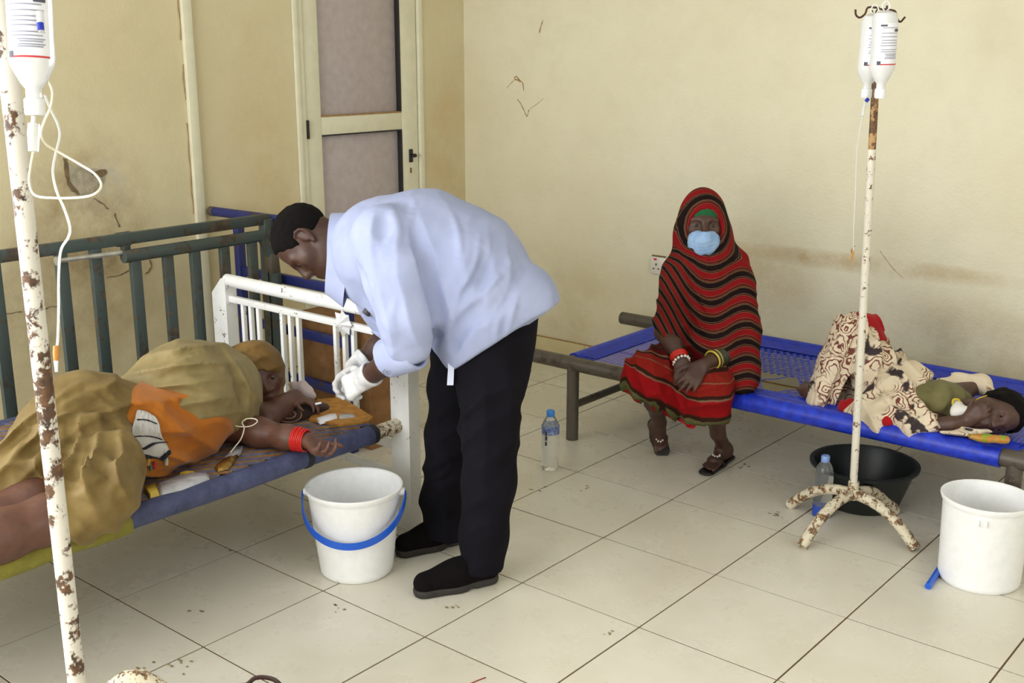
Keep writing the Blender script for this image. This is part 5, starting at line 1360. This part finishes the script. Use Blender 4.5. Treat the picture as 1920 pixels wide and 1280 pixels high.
# ---- sandals
m_plain('sandal_black', srgb(24, 20, 20), .4, .2, 40)
for (p, L, side, fl) in ((pL, LL, -RGT, (1228, 814)), (pR, LR, RGT, (1345, 862))):
    B = SDF(); B.cap(p(.06, 0, -.006), p(.5, 0, -.006), .030, .031, .02); B.cap(p(.5, 0, -.006), p(.93, 0, -.006), .034, .033, .02)
    nn = unit(p(0, 0, 1)-p(0, 0, 0)); B.half(p(0, 0, .0005), nn, .003); B.half(p(0, 0, -.013), -nn, .003)
    sn = skin_mesh('sandal', B, 'sandal_black', wom, .004)
    MB().tube(spline([p(.55, .036, .0), p(.60, .025, .032), p(.68, .008, .036), p(.62, -.020, .034), p(.55, -.038, .0)], 5), .008, 8, flat=(nn, .45)).build('strap', 'sandal_black', sn)
    c = p(.60, .004, .046)
    for k in range(8):
        a = k*2*math.pi/8; e1 = unit(p(1, 0, 0)-p(0, 0, 0)); e2 = np.cross(nn, e1); q = c+(e1*math.cos(a)+e2*math.sin(a))*.014
        MB().lathe([(0, -.0045), (.004, -.002), (.0045, 0), (.004, .003), (0, .0045)], q, 8, nn).build('flower_bead', 'bead_white', sn, 80)
# ================================================================== PERSON: girl lying on the charpoy
gir = thing('person', 'girl in white floral clothes lying on the charpoy with knees raised', 'person', V3(1.6, 1.85, .38))
b = NB('floral_white'); co = b.coord('Object')
w1 = b.n('ShaderNodeTexNoise', Scale=9.0, Detail=3); b.l(co, w1.inputs['Vector'])
vm = b.n('ShaderNodeVectorMath', _operation='MULTIPLY_ADD'); b.l(w1.outputs['Color'], vm.inputs[0]); vm.inputs[1].default_value = (.16, .16, .16); b.l(co, vm.inputs[2])
vo = b.n('ShaderNodeTexVoronoi', Scale=11.0); b.l(vm.outputs[0], vo.inputs['Vector'])
ringf = b.math('SINE', b.math('MULTIPLY', vo.outputs['Distance'], 34.0))
lines = b.ramp(ringf, [(.45, (0, 0, 0)), (.62, (1, 1, 1))])
mask = b.ramp(b.noise(7.5, 3, .5, co), [(.43, (0, 0, 0)), (.52, (1, 1, 1))])
c = b.mix(b.math('MULTIPLY', lines, mask), srgb(222, 206, 180), srgb(112, 56, 46))
bl2 = b.ramp(b.noise(12, 3, .5, co), [(.60, (0, 0, 0)), (.64, (1, 1, 1))]); c = b.mix(bl2, c, srgb(52, 40, 42))
b.base(c); b.set(Roughness=.8); x = b.n('ShaderNodeTexNoise', _noise_type='RIDGED_MULTIFRACTAL', Scale=16.0, Detail=3.0, Roughness=.45); b.l(co, x.inputs['Vector']); b.bump(b.math('ADD', b.math('MULTIPLY', x.outputs['Fac'], .6), b.math('MULTIPLY', b.noise(700, 2), .1)), .5, .006)
m_cloth('bodice_olive', srgb(96, 92, 58), srgb(122, 116, 78), .85, 700, .3, 14, .1, 30); m_cloth('cloth_red', srgb(150, 18, 24), srgb(176, 26, 32), .8, 700, .25, 9, .1, 24)
S = SDF(); hcg = PX(1866, 774, 3.90)
fG, uG = -FWD*.86-RGT*.12-UPV*.42, RGT*.93+UPV*.02-FWD*.12
hpg, HAg = head_into(S, hcg, fG, uG, .80, ears=(1,), sockets=True)
S.cap(hpg(-.02, -.05, 0), PX(1785, 765, 4.0), .038, .040, .03)
S.pxchain([(1780, 762, 4.02, 24), (1735, 756, 4.08, 26), (1690, 750, 4.16, 26)], .04)
kn1, kn2 = PX(1592, 622, 4.22), PX(1622, 618, 4.38)
an1 = PX(1538, 748, 4.30)
S.pxchain([(1690, 748, 4.16, 26), (1640, 690, 4.22, 24), (1594, 624, 4.23, 20), (1566, 680, 4.27, 19), (1545, 735, 4.29, 16)], .03); S.pxchain([(1700, 735, 4.22, 26), (1660, 680, 4.30, 24), (1622, 622, 4.37, 20), (1596, 690, 4.39, 19), (1582, 740, 4.38, 16)], .03)
pg, Lg = foot_into(S, an1, PX(1499, 722, 4.36), PX(1530, 760, 4.30), RGT, .8)
wg = PX(1814, 787, 3.84)
S.chain([PX(1775, 772, 4.0), PX(1728, 797, 3.95), PX(1780, 796, 3.90), wg], [.030, .028, .027, .021], .02)
hand_into(S, wg, PX(1842, 770, 3.81)-wg, -FWD+UPV*.3, UPV, .64, ((.4, .6, .4),), .3)
w2 = PX(1792, 728, 4.06); S.chain([PX(1800, 745, 4.05), PX(1832, 724, 4.12), w2], [.026, .024, .020], .02); hand_into(S, w2, PX(1762, 742, 3.98)-w2, UPV-FWD*.3, -FWD, .75, ((.4, .6, .4),), .3)
skin_mesh('body', S, 'skin_deep', gir, .005)
eyes_for(gir, hpg, HAg, .80, (1, -.05, 0))
H = SDF(); F_, U_, L_ = HAg; g = .80
H.ell(hpg(-.020, .040, 0), g*V3(.112, .102, .096), HAg, .02); H.half(hpg(.062, .068, 0), F_*.80-U_*.60, .015); H.half(hpg(-.02, -.04, 0), -U_*.9+F_*.4, .02); H.disp(lambda P: .003*wob(P, 90, 8)+.0015*wob(P, 200, 8, 1))
skin_mesh('hair', H, 'hair_black', gir, .0045)
# ---- trousers (two raised legs)
S = SDF()
S.pxchain([(1690, 748, 4.14, 46), (1640, 690, 4.20, 42), (1594, 624, 4.22, 34), (1566, 680, 4.26, 32), (1545, 735, 4.28, 28), (1532, 760, 4.26, 22)], .03)
S.pxchain([(1700, 730, 4.22, 44), (1660, 690, 4.30, 36), (1618, 626, 4.38, 24), (1596, 690, 4.38, 32), (1580, 742, 4.36, 30)], .03)
S.ridges([[(1560, 640), (1552, 690), (1545, 740)], [(1580, 640), (1584, 700), (1570, 750)], [(1600, 640), (1612, 700), (1590, 760)], [(1650, 680), (1620, 730)], [(1540, 755), (1560, 740)]], .009, lift=.3)
folds(S, IMG(.3, 1), IMG(1, -.3), .05, .012, 1, .5); skin_mesh('floral_trousers', S, 'floral_white', gir, .0052)
# ---- tunic skirt bunched at the hips, sleeves
S = SDF()
S.pxchain([(1640, 770, 4.08, 40), (1690, 735, 4.12, 52), (1702, 715, 4.14, 42)], .04); S.pxchain([(1605, 775, 4.14, 24), (1650, 785, 4.05, 30), (1690, 772, 4.04, 34)], .04)
S.pxchain([(1690, 775, 4.02, 32), (1715, 792, 3.96, 30), (1740, 795, 3.93, 22)], .03); S.pxchain([(1648, 700, 4.2, 30), (1672, 690, 4.2, 30)], .03)
S.ridges([[(1650, 720), (1680, 700), (1705, 715)], [(1640, 755), (1680, 745), (1715, 755)], [(1620, 790), (1660, 780), (1700, 785)], [(1690, 700), (1715, 740), (1715, 780)], [(1660, 770), (1690, 760)], [(1700, 800), (1735, 780)], [(1665, 735), (1700, 735)]], .010, lift=.35)
S.ridges([[(1650, 765), (1690, 755), (1720, 770)], [(1640, 740), (1670, 720)], [(1680, 800), (1700, 780)]], .012, op='s', lift=.4, k=.018)
S.disp(lambda P: .002*wob(P, 28, 6)); folds(S, IMG(1, .25), IMG(-.25, 1), .06, .009, 2, .6); folds(S, IMG(.5, -1), IMG(1, .5), .06, .007, 4, .6); skin_mesh('floral_tunic', S, 'floral_white', gir, .0052)
S = SDF(); P, r = lay([(1728, 752, .44, 36), (1765, 755, .44, 40), (1790, 757, .44, 32)]); S.chain(P, r, .03); S.ridges([[(1740, 740), (1765, 750), (1770, 775)], [(1775, 735), (1785, 760)]], .008, lift=.3); folds(S, IMG(.6, 1), IMG(1, -.6), .06, .005, 3, .8); skin_mesh('olive_bodice', S, 'bodice_olive', gir, .0055)
S = SDF(); S.pxchain([(1765, 722, 4.10, 14), (1800, 718, 4.12, 17), (1838, 720, 4.12, 18), (1856, 735, 4.06, 10)], .03); S.ridges([[(1775, 718), (1810, 722), (1850, 735)], [(1800, 708), (1840, 712)]], .006, lift=.3); folds(S, IMG(1, -.2), IMG(.2, 1), .035, .012, 3, .5); skin_mesh('floral_scarf', S, 'floral_white', gir, .005)
# ---- red shawl behind the knees and at the waist
S = SDF(); S.pxchain([(1592, 606, 4.40, 12), (1620, 614, 4.36, 27), (1634, 645, 4.33, 26), (1645, 672, 4.31, 22)], .03); folds(S, IMG(.5, -1), IMG(1, .5), .05, .006, 1, .6); skin_mesh('red_underskirt', S, 'cloth_red', gir, .005)
for rows in ([(1712, 704, 4.16, 16), (1721, 728, 4.08, 20), (1722, 755, 4.04, 20)], [(1684, 774, 4.02, 24), (1664, 786, 4.00, 16)], [(1592, 766, 4.17, 20), (1588, 782, 4.15, 12)]):
    S = SDF(); S.pxchain(rows, .02); folds(S, IMG(.3, 1), IMG(1, -.3), .03, .008, 2, .5); skin_mesh('red_underskirt', S, 'cloth_red', gir, .005)
# ---- face mask slipped to the chin
m_plain('mask_white', srgb(232, 230, 226), .6, .03); m_plain('mask_yellow', srgb(206, 176, 50), .6, .08)
S = SDF(); S.pxchain([(1796, 758, 3.93, 9), (1797, 772, 3.90, 13), (1812, 770, 3.87, 9)], .02); S.disp(lambda P: .001*wob(P, 80, 6)); mk = skin_mesh('face_mask', S, 'mask_white', gir, .004)
MB().tube(spline([PX(1786, 758, 3.92), PX(1788, 749, 3.92), PX(1797, 749, 3.92), PX(1800, 753, 3.92)], 5), .004, 7).build('mask_trim', 'mask_yellow', mk); MB().tube(spline([PX(1820, 758, 3.86), PX(1832, 748, 3.85), PX(1850, 741, 3.86)], 5), .0018, 6).build('ear_loop', 'mask_yellow', mk)
# ---- cloth and snack packet by her head
S = SDF(); S.pxchain([(1768, 811, 3.86, 5), (1800, 809, 3.85, 9), (1835, 814, 3.82, 9), (1850, 808, 3.82, 8)], .02, (UPV, 1.5)); folds(S, IMG(1, -.2), IMG(.2, 1), .03, .010, 3, .5); tag(skin_mesh('floral_cloth', S, 'floral_white', None, .0045), 'crumpled white floral cloth under the girl forearm', 'cloth')
b = NB('packet_print'); c = b.ramp(b.noise(34, 3), [(.42, srgb(110, 170, 40)), (.48, srgb(196, 110, 40)), (.58, srgb(176, 140, 60))]); b.base(c); b.set(Roughness=.3); b.bump(b.noise(60, 3), .5, .005)
S = SDF(); S.pxchain([(1822, 818, 3.77, 9), (1845, 821, 3.76, 14), (1884, 824, 3.74, 14)], .012, (UPV, 1.7)); S.half(PX(1816, 818, 3.77), -RGT, .003); S.half(PX(1890, 822, 3.74), RGT, .003); folds(S, UPV, RGT, .035, .003, 2, .6); tag(skin_mesh('snack_packet', S, 'packet_print', None, .004), 'crumpled green and orange packet on the blue rail near the girl', 'packet')
